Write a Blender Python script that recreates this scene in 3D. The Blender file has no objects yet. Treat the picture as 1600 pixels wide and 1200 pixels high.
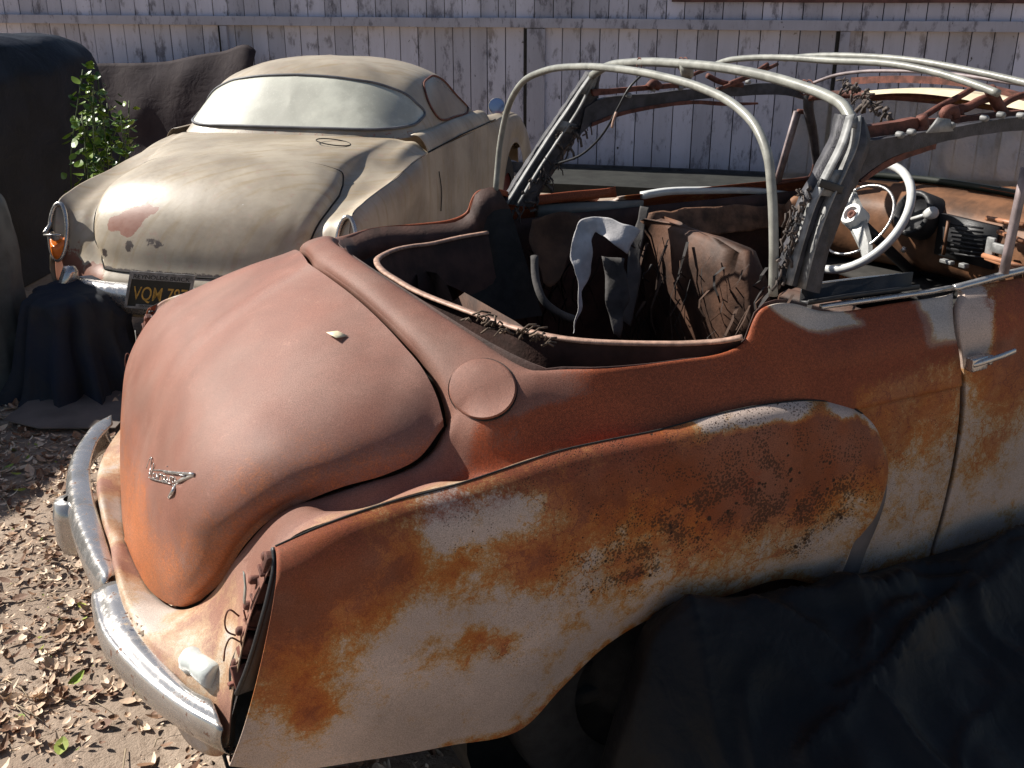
import bpy, bmesh, math, random
import numpy as np
from mathutils import Vector, Matrix, noise
random.seed(7)
R = math.radians
S = bpy.context.scene
COL = S.collection

# ---------------------------------------------------------------- camera, light, exposure
FPX = 1600.0
PITCH = math.atan(620/1600.0)
YAW = math.atan(830/(FPX/math.cos(PITCH)))
CAMP = Vector((-0.18, -2.19, 1.67))
FW = Vector((math.sin(YAW), math.cos(YAW), 0))
RT = Vector((math.cos(YAW), -math.sin(YAW), 0))
cam_d = bpy.data.cameras.new('camera'); cam = bpy.data.objects.new('camera', cam_d); COL.objects.link(cam)
cam_d.sensor_width = 36; cam_d.lens = 36*FPX/1600; cam_d.clip_start = 0.05; cam_d.clip_end = 500
fwd = FW*math.cos(PITCH) + Vector((0, 0, -math.sin(PITCH)))
cam.location = CAMP
cam.rotation_euler = fwd.to_track_quat('-Z', 'Y').to_euler()
S.camera = cam

SUN_EL = R(40)
sh = (RT*-0.94 + FW*0.34).normalized()
SUN = Vector((sh.x*math.cos(SUN_EL), sh.y*math.cos(SUN_EL), math.sin(SUN_EL)))
ld = bpy.data.lights.new('sun', 'SUN'); ld.energy = 5.0; ld.angle = R(0.53); ld.color = (1, .95, .87)
lo = bpy.data.objects.new('sun', ld); COL.objects.link(lo)
lo.rotation_euler = SUN.to_track_quat('Z', 'Y').to_euler(); lo.location = (-4, 4, 6)
W = bpy.data.worlds.new('World'); S.world = W; W.use_nodes = True
wn = W.node_tree.nodes; wn.clear()
sky = wn.new('ShaderNodeTexSky'); sky.sky_type = 'NISHITA'; sky.sun_disc = False
sky.sun_elevation = SUN_EL; sky.sun_rotation = math.atan2(sh.x, sh.y)
bg = wn.new('ShaderNodeBackground'); bg.inputs[1].default_value = 0.05
wo = wn.new('ShaderNodeOutputWorld')
W.node_tree.links.new(sky.outputs[0], bg.inputs[0]); W.node_tree.links.new(bg.outputs[0], wo.inputs[0])
S.view_settings.view_transform = 'Standard'; S.view_settings.look = 'None'
S.view_settings.exposure = 0.62; S.view_settings.gamma = 1

# ---------------------------------------------------------------- tracing helpers: a photo point put on a real plane
def ray(u, v):
    return RT*((u-800)/FPX) + FW*(math.cos(PITCH)+math.sin(PITCH)*(600-v)/FPX) + Vector((0, 0, math.cos(PITCH)*(600-v)/FPX-math.sin(PITCH)))
def aY(u, v, y):
    d = ray(u, v); return CAMP + d*((y-CAMP.y)/d.y)
def aX(u, v, x):
    d = ray(u, v); return CAMP + d*((x-CAMP.x)/d.x)
def aZ(u, v, z):
    d = ray(u, v); return CAMP + d*((z-CAMP.z)/d.z)
def aT(u, v, t):            # t = depth along the view
    return CAMP + ray(u, v)*t
V = Vector

# ---------------------------------------------------------------- mesh helpers
def tag(o, label=None, cat=None, group=None, kind=None):
    if label: o['label'] = label
    if cat: o['category'] = cat
    if group: o['group'] = group
    if kind: o['kind'] = kind
    return o
def empty(name, loc=(0, 0, 0), rz=0):
    o = bpy.data.objects.new(name, None); COL.objects.link(o); o.location = loc; o.rotation_euler = (0, 0, rz)
    o.empty_display_size = .2
    return o
def link(name, me, mat, parent=None, smooth=True):
    o = bpy.data.objects.new(name, me); COL.objects.link(o)
    if mat is not None:
        for m in (mat if isinstance(mat, list) else [mat]): me.materials.append(m)
    if smooth:
        me.polygons.foreach_set('use_smooth', [True]*len(me.polygons))
    if parent is not None:
        o.parent = parent
        root = parent
        M = Matrix.Identity(4)
        while root is not None:
            M = Matrix.LocRotScale(root.location, root.rotation_euler, None) @ M
            root = root.parent
        o.matrix_parent_inverse = Matrix.Identity(4)
        if M != Matrix.Identity(4):
            me.transform(M.inverted())
    return o
def herm(p0, p1, p2, p3, t):
    d1 = max((p2-p1).length, 1e-6); d0 = max((p1-p0).length, 1e-6); d2 = max((p3-p2).length, 1e-6)
    m1 = ((p1-p0)/d0*d1 + (p2-p1)/d1*d0)/(d0+d1)*d1 if d0 > 1e-5 else (p2-p1)
    m2 = ((p2-p1)/d1*d2 + (p3-p2)/d2*d1)/(d1+d2)*d1 if d2 > 1e-5 else (p2-p1)
    t2 = t*t; t3 = t2*t
    return p1*(2*t3-3*t2+1) + m1*(t3-2*t2+t) + p2*(-2*t3+3*t2) + m2*(t3-t2)
def crk(p, k, closed=False):
    """k sub-steps per segment"""
    n = len(p); out = []
    if closed:
        for i in range(n):
            for j in range(k): out.append(herm(p[i-1], p[i], p[(i+1) % n], p[(i+2) % n], j/k))
        return out
    e0 = p[0]*2-p[1]; e1 = p[-1]*2-p[-2]
    q = [e0]+list(p)+[e1]
    for i in range(1, n):
        for j in range(k): out.append(herm(q[i-1], q[i], q[i+1], q[i+2], j/k))
    out.append(p[-1].copy())
    return out
def resample(p, n):
    d = crk([V(x) for x in p], 12)
    L = [0]
    for a, b in zip(d, d[1:]): L.append(L[-1]+(b-a).length)
    out = []; j = 0
    for i in range(n):
        s = L[-1]*i/(n-1)
        while j < len(L)-2 and L[j+1] < s: j += 1
        w = (s-L[j])/max(L[j+1]-L[j], 1e-9)
        out.append(d[j].lerp(d[j+1], min(max(w, 0), 1)))
    return out
def tensor(ctrl, ku, kv):
    rows = [crk(r, ku) for r in ctrl]
    cols = [crk([r[i] for r in rows], kv) for i in range(len(rows[0]))]
    return [[c[j] for c in cols] for j in range(len(cols[0]))]
class MB:
    def __init__(s): s.v = []; s.f = []; s.m = []
    def grid(s, g, mi=0, flip=False, closeu=False):
        b = len(s.v); nu = len(g[0])
        for r in g: s.v.extend(r)
        for j in range(len(g)-1):
            for i in range(nu if closeu else nu-1):
                a = b+j*nu+i; c = b+j*nu+(i+1) % nu; d = b+(j+1)*nu+(i+1) % nu; e = b+(j+1)*nu+i
                s.f.append((a, e, d, c) if flip else (a, c, d, e)); s.m.append(mi)
        return s
    def tube(s, pts, r, seg=8, mi=0, cap=True, rs=None):
        pts = [V(p) for p in pts]; n = len(pts)
        T = []
        for i in range(n):
            T.append((pts[min(i+1, n-1)]-pts[max(i-1, 0)]).normalized())
        up = V((0, 0, 1)) if abs(T[0].z) < .9 else V((1, 0, 0))
        nrm = (up - T[0]*up.dot(T[0])).normalized()
        rings = []
        for i in range(n):
            nrm = (nrm - T[i]*nrm.dot(T[i])).normalized(); bi = T[i].cross(nrm)
            rr = rs[i] if rs else r
            rings.append([pts[i]+(nrm*math.cos(2*math.pi*k/seg)+bi*math.sin(2*math.pi*k/seg))*rr for k in range(seg)])
        b = len(s.v); s.grid(rings, mi, flip=True, closeu=True)
        if cap:
            s.f.append(tuple(b+k for k in range(seg))); s.m.append(mi)
            s.f.append(tuple(b+(n-1)*seg+seg-1-k for k in range(seg))); s.m.append(mi)
        return s
    def sweep(s, pts, prof, upv, mi=0, cap=True, closed=False):
        """profile list of (side, up) swept along pts with up vector"""
        pts = [V(p) for p in pts]; n = len(pts); rings = []
        for i in range(n):
            t = ((pts[(i+1) % n]-pts[i-1]) if closed else (pts[min(i+1, n-1)]-pts[max(i-1, 0)])).normalized()
            uu = upv[i] if isinstance(upv, list) else upv
            sd = t.cross(uu).normalized(); up = sd.cross(t).normalized()
            rings.append([pts[i]+sd*a+up*b for a, b in prof])
        if closed: rings.append(rings[0])
        b = len(s.v); s.grid(rings, mi, closeu=True)
        if cap and not closed:
            m = len(prof)
            s.f.append(tuple(b+m-1-k for k in range(m))); s.m.append(mi)
            s.f.append(tuple(b+(n-1)*m+k for k in range(m))); s.m.append(mi)
        return s
    def box(s, c, e, M=None, mi=0):
        c = V(c); b = len(s.v)
        for x in (-1, 1):
            for y in (-1, 1):
                for z in (-1, 1):
                    p = V((x*e[0]/2, y*e[1]/2, z*e[2]/2))
                    s.v.append(c+(M @ p if M else p))
        for q in ((0, 1, 3, 2), (4, 6, 7, 5), (0, 4, 5, 1), (2, 3, 7, 6), (0, 2, 6, 4), (1, 5, 7, 3)):
            s.f.append(tuple(b+k for k in q)); s.m.append(mi)
        return s
    def lathe(s, c, axis, prof, seg=24, mi=0):
        """prof: (radius, height) along axis"""
        axis = V(axis).normalized(); a = axis.orthogonal().normalized(); b_ = axis.cross(a)
        rings = [[V(c)+axis*h+(a*math.cos(2*math.pi*k/seg)+b_*math.sin(2*math.pi*k/seg))*r for k in range(seg)] for r, h in prof]
        return s.grid(rings, mi, closeu=True)
    def mirror(s):
        n = len(s.v); nf = len(s.f)
        s.v += [V((p.x, -p.y, p.z)) for p in s.v]
        s.f += [tuple(n+k for k in reversed(f)) for f in s.f[:nf]]; s.m += s.m[:nf]
        return s
    def each(s, name, mat, parent=None, **k):
        """every loose piece becomes a part of its own"""
        par = list(range(len(s.v)))
        def find(a):
            while par[a] != a: par[a] = par[par[a]]; a = par[a]
            return a
        for f in s.f:
            r = find(f[0])
            for q in f[1:]: par[find(q)] = r
        groups = {}
        for f, mi in zip(s.f, s.m): groups.setdefault(find(f[0]), []).append((f, mi))
        out = []
        for fs in groups.values():
            m = type(s)(); mp = {}
            for f, mi in fs:
                for q in f:
                    if q not in mp: mp[q] = len(m.v); m.v.append(s.v[q])
                m.f.append(tuple(mp[q] for q in f)); m.m.append(mi)
            out.append(m.build(name, mat, parent, **k))
        return out
    def build(s, name, mat, parent=None, smooth=True, solid=0, weld=0, relax=0, bevel=0, sharp=None, solid_off=-1):
        me = bpy.data.meshes.new(name)
        me.from_pydata([tuple(p) for p in s.v], [], s.f)
        me.polygons.foreach_set('material_index', s.m)
        if weld or relax:
            bm = bmesh.new(); bm.from_mesh(me)
            bmesh.ops.remove_doubles(bm, verts=bm.verts, dist=weld or 1e-4)
            if relax:
                inner = [v for v in bm.verts if not v.is_boundary]
                for _ in range(relax):
                    bmesh.ops.smooth_vert(bm, verts=inner, factor=.5, use_axis_x=True, use_axis_y=True, use_axis_z=True)
            bm.to_mesh(me); bm.free()
        o = link(name, me, mat, parent, smooth)
        if sharp: me.set_sharp_from_angle(angle=R(sharp))
        if solid:
            m = o.modifiers.new('solid', 'SOLIDIFY'); m.thickness = solid; m.offset = solid_off
        if bevel:
            m = o.modifiers.new('bevel', 'BEVEL'); m.width = bevel; m.segments = 2; m.limit_method = 'ANGLE'
        return o
def paint(o, fn, name='mask'):
    """per-vertex wear map, a function of the place on the object"""
    me = o.data; a = me.color_attributes.new(name, 'FLOAT_COLOR', 'POINT')
    M = Matrix.Identity(4); p = o.parent
    while p is not None:
        M = Matrix.LocRotScale(p.location, p.rotation_euler, None) @ M; p = p.parent
    buf = []
    for v in me.vertices:
        r = fn(M @ v.co); buf += [r[0], r[1], r[2], 1]
    a.data.foreach_set('color', buf)
def fbm(p, sc, o=3): return noise.fractal(p*sc, 1.0, 2.0, o)
def g3(p, c, r): return math.exp(-((p-c).length/r)**2)
def sstep(a, b, x):
    t = min(max((x-a)/(b-a), 0), 1); return t*t*(3-2*t)

# ---------------------------------------------------------------- material helpers
class NT:
    def __init__(s, name):
        s.mat = bpy.data.materials.new(name); s.mat.use_nodes = True
        s.n = s.mat.node_tree.nodes; s.l = s.mat.node_tree.links
        s.b = s.n['Principled BSDF']; s.tc = s.n.new('ShaderNodeTexCoord')
    def _in(s, sock, v):
        if v is None: return
        if hasattr(v, 'is_linked') or isinstance(v, bpy.types.NodeSocket): s.l.new(v, sock)
        elif isinstance(v, (tuple, list)) and len(v) == 3 and sock.type == 'RGBA': sock.default_value = (*v, 1)
        else: sock.default_value = v
    def noise(s, sc, det=4, rough=.55, vec=None, dist=0, scale3=None):
        n = s.n.new('ShaderNodeTexNoise'); n.inputs['Scale'].default_value = sc; n.inputs['Detail'].default_value = det
        n.inputs['Roughness'].default_value = rough; n.inputs['Distortion'].default_value = dist
        v = vec or s.tc.outputs['Object']
        if scale3:
            m = s.n.new('ShaderNodeMapping'); m.inputs['Scale'].default_value = scale3; s.l.new(v, m.inputs[0]); v = m.outputs[0]
        s.l.new(v, n.inputs['Vector']); return n.outputs['Fac']
    def vor(s, sc, out='Distance', rnd=1, vec=None):
        n = s.n.new('ShaderNodeTexVoronoi'); n.inputs['Scale'].default_value = sc; n.inputs['Randomness'].default_value = rnd
        s.l.new(vec or s.tc.outputs['Object'], n.inputs['Vector']); return n.outputs[out]
    def ramp(s, f, a, b, c0=0, c1=1):
        n = s.n.new('ShaderNodeMapRange'); n.interpolation_type = 'SMOOTHSTEP'
        s.l.new(f, n.inputs[0]); n.inputs[1].default_value = a; n.inputs[2].default_value = b; n.inputs[3].default_value = c0; n.inputs[4].default_value = c1
        return n.outputs[0]
    def math(s, op, a, b=None):
        n = s.n.new('ShaderNodeMath'); n.operation = op; s._in(n.inputs[0], a)
        if b is not None: s._in(n.inputs[1], b)
        return n.outputs[0]
    def mix(s, f, a, b, mode='MIX'):
        n = s.n.new('ShaderNodeMix'); n.data_type = 'RGBA'; n.blend_type = mode
        s._in(n.inputs[0], f); s._in(n.inputs[6], a); s._in(n.inputs[7], b); return n.outputs[2]
    def attr(s, name='mask'):
        n = s.n.new('ShaderNodeAttribute'); n.attribute_name = name
        sp = s.n.new('ShaderNodeSeparateColor'); s.l.new(n.outputs['Color'], sp.inputs[0]); return sp.outputs
    def bump(s, f, st=.3, dist=.01):
        n = s.n.new('ShaderNodeBump'); n.inputs['Strength'].default_value = st; n.inputs['Distance'].default_value = dist
        s.l.new(f, n.inputs['Height'])
        if s.b.inputs['Normal'].is_linked:
            s.l.new(s.b.inputs['Normal'].links[0].from_socket, n.inputs['Normal'])
        s.l.new(n.outputs[0], s.b.inputs['Normal'])
    def set(s, **k):
        m = {'col': 'Base Color', 'rough': 'Roughness', 'metal': 'Metallic', 'spec': 'Specular IOR Level', 'alpha': 'Alpha', 'trans': 'Transmission Weight', 'coat': 'Coat Weight', 'sheen': 'Sheen Weight'}
        for a, v in k.items(): s._in(s.b.inputs[m[a]], v)
        return s
def simple(name, col, rough=.6, metal=0, var=.25, sc=12, bump=0.1, spec=.5):
    t = NT(name); n = t.noise(sc, 5)
    dark = tuple(c*(1-var) for c in col); lite = tuple(min(1, c*(1+var)) for c in col)
    t.set(col=t.mix(t.ramp(n, .3, .7), dark, lite), rough=rough, metal=metal, spec=spec)
    if bump: t.bump(t.noise(sc*8, 4), bump, .003)
    return t.mat

# rust and old paint driven by a wear map: R = rust coverage, G = deep brown, B = pits
def mat_rust(name, stops, deepc, speck=(.055, .026, .014), fine=1.0, rough=.7, amp=1.0, vein=True):
    t = NT(name); A = t.attr()
    n1 = t.noise(15, 8, .68, dist=.8); n2 = t.noise(230*fine, 5, .78); n3 = t.noise(7, 4); n4 = t.noise(62, 6, .72, dist=.5)
    z1 = t.math('SUBTRACT', n1, .5); z2 = t.math('SUBTRACT', n2, .5); z4 = t.math('SUBTRACT', n4, .5)
    def comb(a, b, c, base): return t.math('ADD', t.math('ADD', base, t.math('MULTIPLY', z1, a*amp)), t.math('ADD', t.math('MULTIPLY', z2, b*amp), t.math('MULTIPLY', z4, c*amp)))
    dens = comb(1.15, .75, .75, A[0])
    if vein:   # hairline creep of rust under the paint
        vv = t.n.new('ShaderNodeTexVoronoi'); vv.feature = 'DISTANCE_TO_EDGE'; vv.inputs['Scale'].default_value = 26
        w = t.n.new('ShaderNodeTexNoise'); w.inputs['Scale'].default_value = 30; w.inputs['Detail'].default_value = 4
        t.l.new(t.tc.outputs['Object'], w.inputs['Vector'])
        vm = t.n.new('ShaderNodeVectorMath'); vm.operation = 'MULTIPLY_ADD'; t.l.new(w.outputs['Color'], vm.inputs[0]); vm.inputs[1].default_value = (.05, .05, .05); t.l.new(t.tc.outputs['Object'], vm.inputs[2])
        t.l.new(vm.outputs[0], vv.inputs['Vector'])
        ve = t.math('MULTIPLY', t.ramp(vv.outputs['Distance'], .05, .0), t.ramp(A[0], .02, .45, 0, .30))
        dens = t.math('ADD', dens, t.math('MULTIPLY', ve, t.ramp(n3, .35, .6)))
    cr = t.n.new('ShaderNodeValToRGB'); e = cr.color_ramp.elements
    e[0].position = stops[0][0]; e[0].color = (*stops[0][1], 1); e[1].position = stops[-1][0]; e[1].color = (*stops[-1][1], 1)
    for p, c in stops[1:-1]: q = e.new(p); q.color = (*c, 1)
    t.l.new(dens, cr.inputs[0]); c = cr.outputs[0]
    c = t.mix(t.ramp(n3, .3, .75, 0, .22), c, (.30, .25, .21))
    d = t.ramp(comb(.8, 1.0, .8, A[1]), .30, .85)
    c = t.mix(d, c, t.mix(t.ramp(n2, .35, .65), tuple(x*.8 for x in deepc), tuple(x*1.35 for x in deepc)))
    v = t.vor(70); v2 = t.vor(190)
    sz = t.math('MULTIPLY', A[2], t.ramp(t.noise(34, 3), .40, .80, 0, .52))
    s1 = t.ramp(t.math('SUBTRACT', v, sz), .0, -.08)
    s2 = t.ramp(t.math('SUBTRACT', v2, t.math('MULTIPLY', A[2], t.ramp(t.noise(19, 4), .30, .60, 0, .62))), .0, -.10)
    sp = t.math('MAXIMUM', s1, t.math('MULTIPLY', s2, .75))
    c = t.mix(sp, c, speck)
    gr = t.ramp(t.noise(520, 3, .8), .36, .64, .76, 1.26); grc = t.n.new('ShaderNodeCombineColor')
    for k_ in range(3): t.l.new(gr, grc.inputs[k_])
    c = t.mix(1, c, grc.outputs[0], 'MULTIPLY')
    big = t.ramp(t.noise(3.2, 6, .65, dist=.5), .35, .7, .82, 1.12); bc = t.n.new('ShaderNodeCombineColor')
    for k_ in range(3): t.l.new(big, bc.inputs[k_])
    c = t.mix(1, c, bc.outputs[0], 'MULTIPLY')
    r = t.ramp(dens, .35, .7)
    t.set(col=c, rough=t.ramp(t.math('ADD', r, d), 0, 1, rough-.2, rough), spec=.28)
    h = t.math('ADD', t.math('MULTIPLY', n2, .35), t.math('MULTIPLY', t.noise(560, 3, .75), .8))
    h = t.math('SUBTRACT', h, t.math('MULTIPLY', sp, .9))
    t.bump(h, .42, .0025)
    return t.mat
# ---------------------------------------------------------------- materials
RUST_A = (.30, .105, .035); RUST_B = (.21, .062, .026); DEEP = (.105, .033, .02)
CREAM = (.62, .50, .42)
M = {}
M['side'] = mat_rust('old cream paint with rust', [(.16, (.57, .445, .375)), (.32, (.55, .38, .25)), (.42, (.50, .27, .10)), (.56, (.48, .165, .035)), (.80, (.40, .108, .024)), (1.15, (.27, .068, .02))], (.24, .062, .028))
M['deck'] = mat_rust('rusted bare deck steel', [(.10, (.56, .49, .43)), (.22, (.54, .42, .30)), (.38, (.47, .29, .17)), (.60, (.33, .165, .115)), (.95, (.285, .14, .105)), (1.4, (.23, .10, .07))], (.25, .062, .024), rough=.55, amp=.75, vein=False)
M['lid'] = mat_rust('rusted boot lid steel', [(.15, (.55, .45, .34)), (.40, (.46, .28, .17)), (.62, (.375, .185, .138)), (.95, (.335, .158, .115)), (1.4, (.28, .125, .09))], (.40, .135, .052), rough=.46, amp=.95, vein=False)
M['chrome'] = None
def mat_chrome(name, pit=.55):
    t = NT(name)
    n = t.noise(38, 6, .7); m = t.ramp(n, pit+.03, pit+.1)
    n2 = t.ramp(t.noise(9, 4), .45, .75)
    t.set(col=t.mix(m, t.mix(n2, (.56, .54, .52), (.40, .38, .35)), (.16, .08, .05)), metal=t.ramp(m, 0, 1, .75, .1), rough=t.ramp(n, .45, .75, .2, .55))
    t.bump(t.noise(200, 3), .12, .001)
    return t.mat
M['chrome'] = mat_chrome('tarnished chrome'); M['chrome2'] = mat_chrome('pitted chrome', .6)
M['tube'] = simple('dull grey paint on steel tube', (.27, .27, .24), .38, 0, .22, 30, .1)
M['tubedark'] = simple('weathered purple brown tube', (.24, .19, .19), .5, 0, .3, 30, .1)
M['frame'] = simple('dark weathered frame', (.045, .043, .05), .6, 0, .5, 30, .5)
M['rustbar'] = simple('dark rusty bar', (.13, .045, .03), .75, 0, .5, 40, .4)
M['blackmetal'] = simple('black metal', (.018, .018, .02), .5, 0, .3, 30, .2)
M['under'] = simple('underside grime', (.02, .018, .016), .9, 0, .4, 20, .4)
M['innerwall'] = simple('inner panel brown primer', (.055, .026, .02), .75, 0, .45, 14, .4)
M['edge'] = simple('worn bare panel edge', (.42, .26, .19), .5, 0, .3, 60, .2)
M['ivory'] = simple('ivory plastic', (.62, .62, .60), .28, 0, .08, 20, .0)
M['tarpblack'] = simple('black tarpaulin', (.022, .023, .028), .5, 0, .4, 5, .3)

# ================================================================ CONVERTIBLE
car = empty('convertible_car')
tag(car, 'roofless rusty brown and cream convertible with a bare hood frame, parked in front', 'car')

# --- boot lid
ridge = [(482, 412), (410, 458), (337, 510), (280, 562), (247, 615), (226, 670), (213, 717), (205, 773), (196, 845)]
Cp = [aY(u, v, 0) for u, v in ridge]
front = [aY(*q) for q in [(545, 457, -.19), (595, 502, -.33), (620, 529, -.395), (657, 571, -.48), (685, 627, -.545), (692, 655, -.57)]]
sidepx = [(673, 690, -.585), (630, 720, -.59), (563, 740, -.59), (500, 762, -.585), (458, 779, -.57), (417, 804, -.55), (387, 829, -.525), (354, 879, -.49), (325, 917, -.455)]
side = [aY(*q) for q in sidepx]
bottom = [aY(*q) for q in [(303, 935, -.405), (277, 946, -.36), (240, 928, -.265), (212, 885, -.13)]]
lid_edge = [Cp[0]] + front + side + bottom + [Cp[-1]]
E_rows = [aY(650, 707, -.59), aY(600, 731, -.592), aY(530, 751, -.59), aY(470, 775, -.575), aY(417, 804, -.55), aY(378, 842, -.515), aY(340, 900, -.47)]
ss = [0, .18, .36, .54, .7, .84, .94, 1]
rows = []
fr = resample([Cp[0]]+front, 60)
def pick(poly, s): return poly[min(int(s*(len(poly)-1)), len(poly)-1)]
rows.append([Cp[0]] + [pick(fr, s) for s in ss[1:]])
for i in range(1, 8):
    C = Cp[i]; Ee = E_rows[i-1]
    row = []
    for s in ss:
        pw = (1.9, 2.2, 2.5, 2.6, 2.6, 2.4, 2.3)[i-1]
        ph = s*math.pi/2; a = math.sin(ph)**(2/pw); b = 1-max(math.cos(ph), 0)**(2/pw) if s < 1 else 1
        n_ = V((-.5, 0, .85)) if i < 4 else V((-1, 0, .25))
        bul = (.005, .010, .016, .020, .020, .014, .008)[i-1]*math.sin(math.pi*s)
        row.append(V((C.x+(Ee.x-C.x)*b, Ee.y*a, C.z+(Ee.z-C.z)*b)) + n_*bul)
    rows.append(row)
br = resample([Cp[-1]] + bottom[::-1], 60)
rows.append([Cp[-1]] + [pick(br, s) for s in ss[1:]])
lid_ctrl = rows
g = tensor(rows, 7, 8)
# soft centre crease
for r in g:
    for k, p in enumerate(r):
        w = math.exp(-(p.y/.012)**2)*.004
        p += V((-.6, 0, .8))*w
cen = V((.15, 0, .9))
def rim_down(edge, d, out=0.0):
    """offset of an edge polyline straight into the body"""
    res = []
    for i, p in enumerate(edge):
        t = (edge[min(i+1, len(edge)-1)]-edge[max(i-1, 0)]).normalized()
        res.append(p + d(p))
    return res
def inward(p):       # towards the inside of the body
    f = sstep(.85, .5, p.z); return V((.75*f+.1, 0, -1+.55*f)).normalized()
mb = MB(); mb.grid(g, flip=True)
edgeL = []
edge_poly = [r for r in g[0]] + [r[-1] for r in g[1:]] + list(reversed(g[-1]))[1:]
mb.grid([edge_poly, [p+inward(p)*.014 for p in edge_poly]], flip=False)
mb.mirror()
lid = mb.build('boot_lid', M['lid'], car, weld=.0004, sharp=50)
bpts = [(aY(190, 640, .3), .12, 1), (aY(190, 760, .2), .14, 1), (aY(330, 860, -.44), .10, .8), (aY(420, 770, -.5), .09, .75), (aY(600, 715, -.55), .09, .5)]
def lid_map(p):
    r = 1.15 - .75*g3(p, aY(340, 880, -.44), .045)
    d = .75*sstep(.84, .56, p.z) + .42*sstep(.38, .58, abs(p.y))*sstep(.97, .86, p.z) + .22*fbm(p, 3)
    d += .2*g3(p, bpts[0][0], .2)
    pit = .25*g3(p, aY(237, 598, .12), .06) + .12*g3(p, aY(300, 930, -.4), .05)
    return (r, d, pit)
paint(lid, lid_map)

# --- emblem on the lid (script lettering with an arrow tail)
def lid_pt(u, v):
    """closest lid surface point on the line of sight, as on the real lid"""
    best = None; d = ray(u, v).normalized()
    for r in g:
        for p in r:
            w = (p-CAMP); k = (w-d*w.dot(d)).length
            if best is None or k < best[0]: best = (k, p)
    p = best[1]; return CAMP + d*((p-CAMP).dot(d)-.006)
def em(pts, r=.0022): return [lid_pt(u, v) for u, v in pts], r
mb = MB()
def epx(x, y): return (180+x/10, 680+y/10)
def L3(pts): return [epx(*p) for p in pts]
emb = [ [(490, 515), (515, 440), (545, 360), (565, 380), (560, 470), (530, 630)], [(530, 630), (580, 560), (605, 440)],
        [(605, 440), (585, 560), (570, 640)],
        [(640, 600), (600, 600), (590, 650), (630, 670), (650, 600), (655, 680)], [(675, 690), (685, 610), (715, 620)],
        [(740, 560), (730, 690), (740, 610)], [(725, 640), (760, 630), (765, 700), (725, 705)],
        [(785, 630), (780, 705), (815, 715), (825, 640), (830, 720)], [(850, 725), (860, 645), (885, 655)],
        [(940, 660), (905, 655), (895, 720), (930, 730), (945, 660), (930, 790), (890, 780)],
        [(600, 545), (720, 548), (1090, 640)], [(520, 655), (600, 690), (740, 725), (870, 760)],
        [(815, 480), (820, 490)]]
for e in emb:
    pl, r = em(L3(e)); mb.tube(crk(pl, 3), .0013 if len(e) > 2 else .002, 6)
# pennant tail
pl, r = em(L3([(770, 570), (950, 590), (1230, 610)])); mb.tube(crk(pl, 4), .0032, 6)
pl, r = em(L3([(1235, 622), (1130, 665), (1020, 710), (950, 780), (910, 860), (850, 970)])); mb.tube(crk(pl, 4), .004, 6)
mb.build('emblem', M['chrome2'], lid)

# --- upper body: rear panel, shelf, quarter (one loft), and the deck strip ahead of the lid
def off(p, d=.007):
    """gap round the lid"""
    return p
def T(*q): return aY(*q)
cols = []
gap = .006
def addc(Sp, *rest): cols.append([Sp]+list(rest))
# rear panel
addc(V((-.086, 0, .505)), V((-.102, 0, .515)), V((-.119, 0, .50)), V((-.121, 0, .455)), V((-.108, 0, .39)))
addc(T(208, 889, -.135), T(196, 888, -.14), T(183, 884, -.145), V((-.114, -.15, .455)), V((-.103, -.15, .39)))
addc(T(236, 934, -.27), T(216, 934, -.28), T(196, 940, -.29), V((-.105, -.30, .455)), V((-.094, -.30, .39)))
addc(T(275, 953, -.37), T(255, 975, -.41), T(233, 1006, -.45), V((-.080, -.46, .455)), V((-.074, -.46, .39)))
addc(T(306, 941, -.415), T(298, 990, -.50), T(292, 1045, -.57), V((-.052, -.60, .465)), V((-.05, -.60, .39)))
addc(T(334, 912, -.452), T(343, 965, -.54), T(350, 1015, -.61), V((-.008, -.66, .50)), V((-.012, -.68, .42)))
addc(T(362, 872, -.50), T(375, 905, -.565), T(382, 945, -.63), V((.025, -.685, .61)), V((.018, -.71, .57)))
addc(T(394, 835, -.532), T(408, 852, -.59), T(412, 872, -.65), V((.070, -.695, .735)), V((.075, -.725, .755)))
addc(T(425, 806, -.558), T(440, 815, -.60), T(440, 830, -.66), V((.100, -.70, .80)), T(455, 841, -.73))
addc(T(464, 784, -.577), T(485, 795, -.62), T(500, 800, -.67), T(512, 806, -.70), T(530, 811, -.735))
addc(T(503, 768, -.591), V((.25, -.63, .793)), V((.262, -.675, .83)), V((.27, -.70, .848)), T(580, 793, -.735))
addc(T(566, 747, -.597), V((.325, -.63, .812)), V((.335, -.67, .845)), V((.34, -.70, .86)), T(650, 772, -.735))
addc(T(634, 727, -.597), V((.41, -.63, .824)), V((.418, -.67, .855)), V((.425, -.705, .868)), T(720, 755, -.735))
addc(T(678, 696, -.592), V((.465, -.625, .832)), V((.475, -.662, .822)), V((.487, -.708, .846)), T(772, 738, -.737))
addc(T(702, 656, -.575), V((.478, -.605, .885)), V((.492, -.642, .835)), V((.512, -.698, .842)), T(810, 724, -.738))
addc(T(754, 608, -.598), T(768, 652, -.652), V((.548, -.688, .868)), V((.567, -.717, .856)), T(862, 708, -.741))
addc(T(850, 567, -.605), V((.642, -.638, .985)), V((.652, -.683, .915)), V((.668, -.716, .870)), T(936, 691, -.743))
addc(T(935, 565, -.66), V((.742, -.680, .983)), V((.752, -.703, .935)), V((.765, -.727, .892)), V((.78, -.745, .893)))
addc(T(1060, 553, -.67), V((.905, -.688, .99)), V((.908, -.708, .955)), V((.91, -.727, .925)), V((.915, -.747, .90)))
addc(T(1150, 534, -.68), V((1.035, -.697, .995)), V((1.04, -.717, .965)), V((1.045, -.733, .935)), V((1.05, -.75, .90)))
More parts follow.
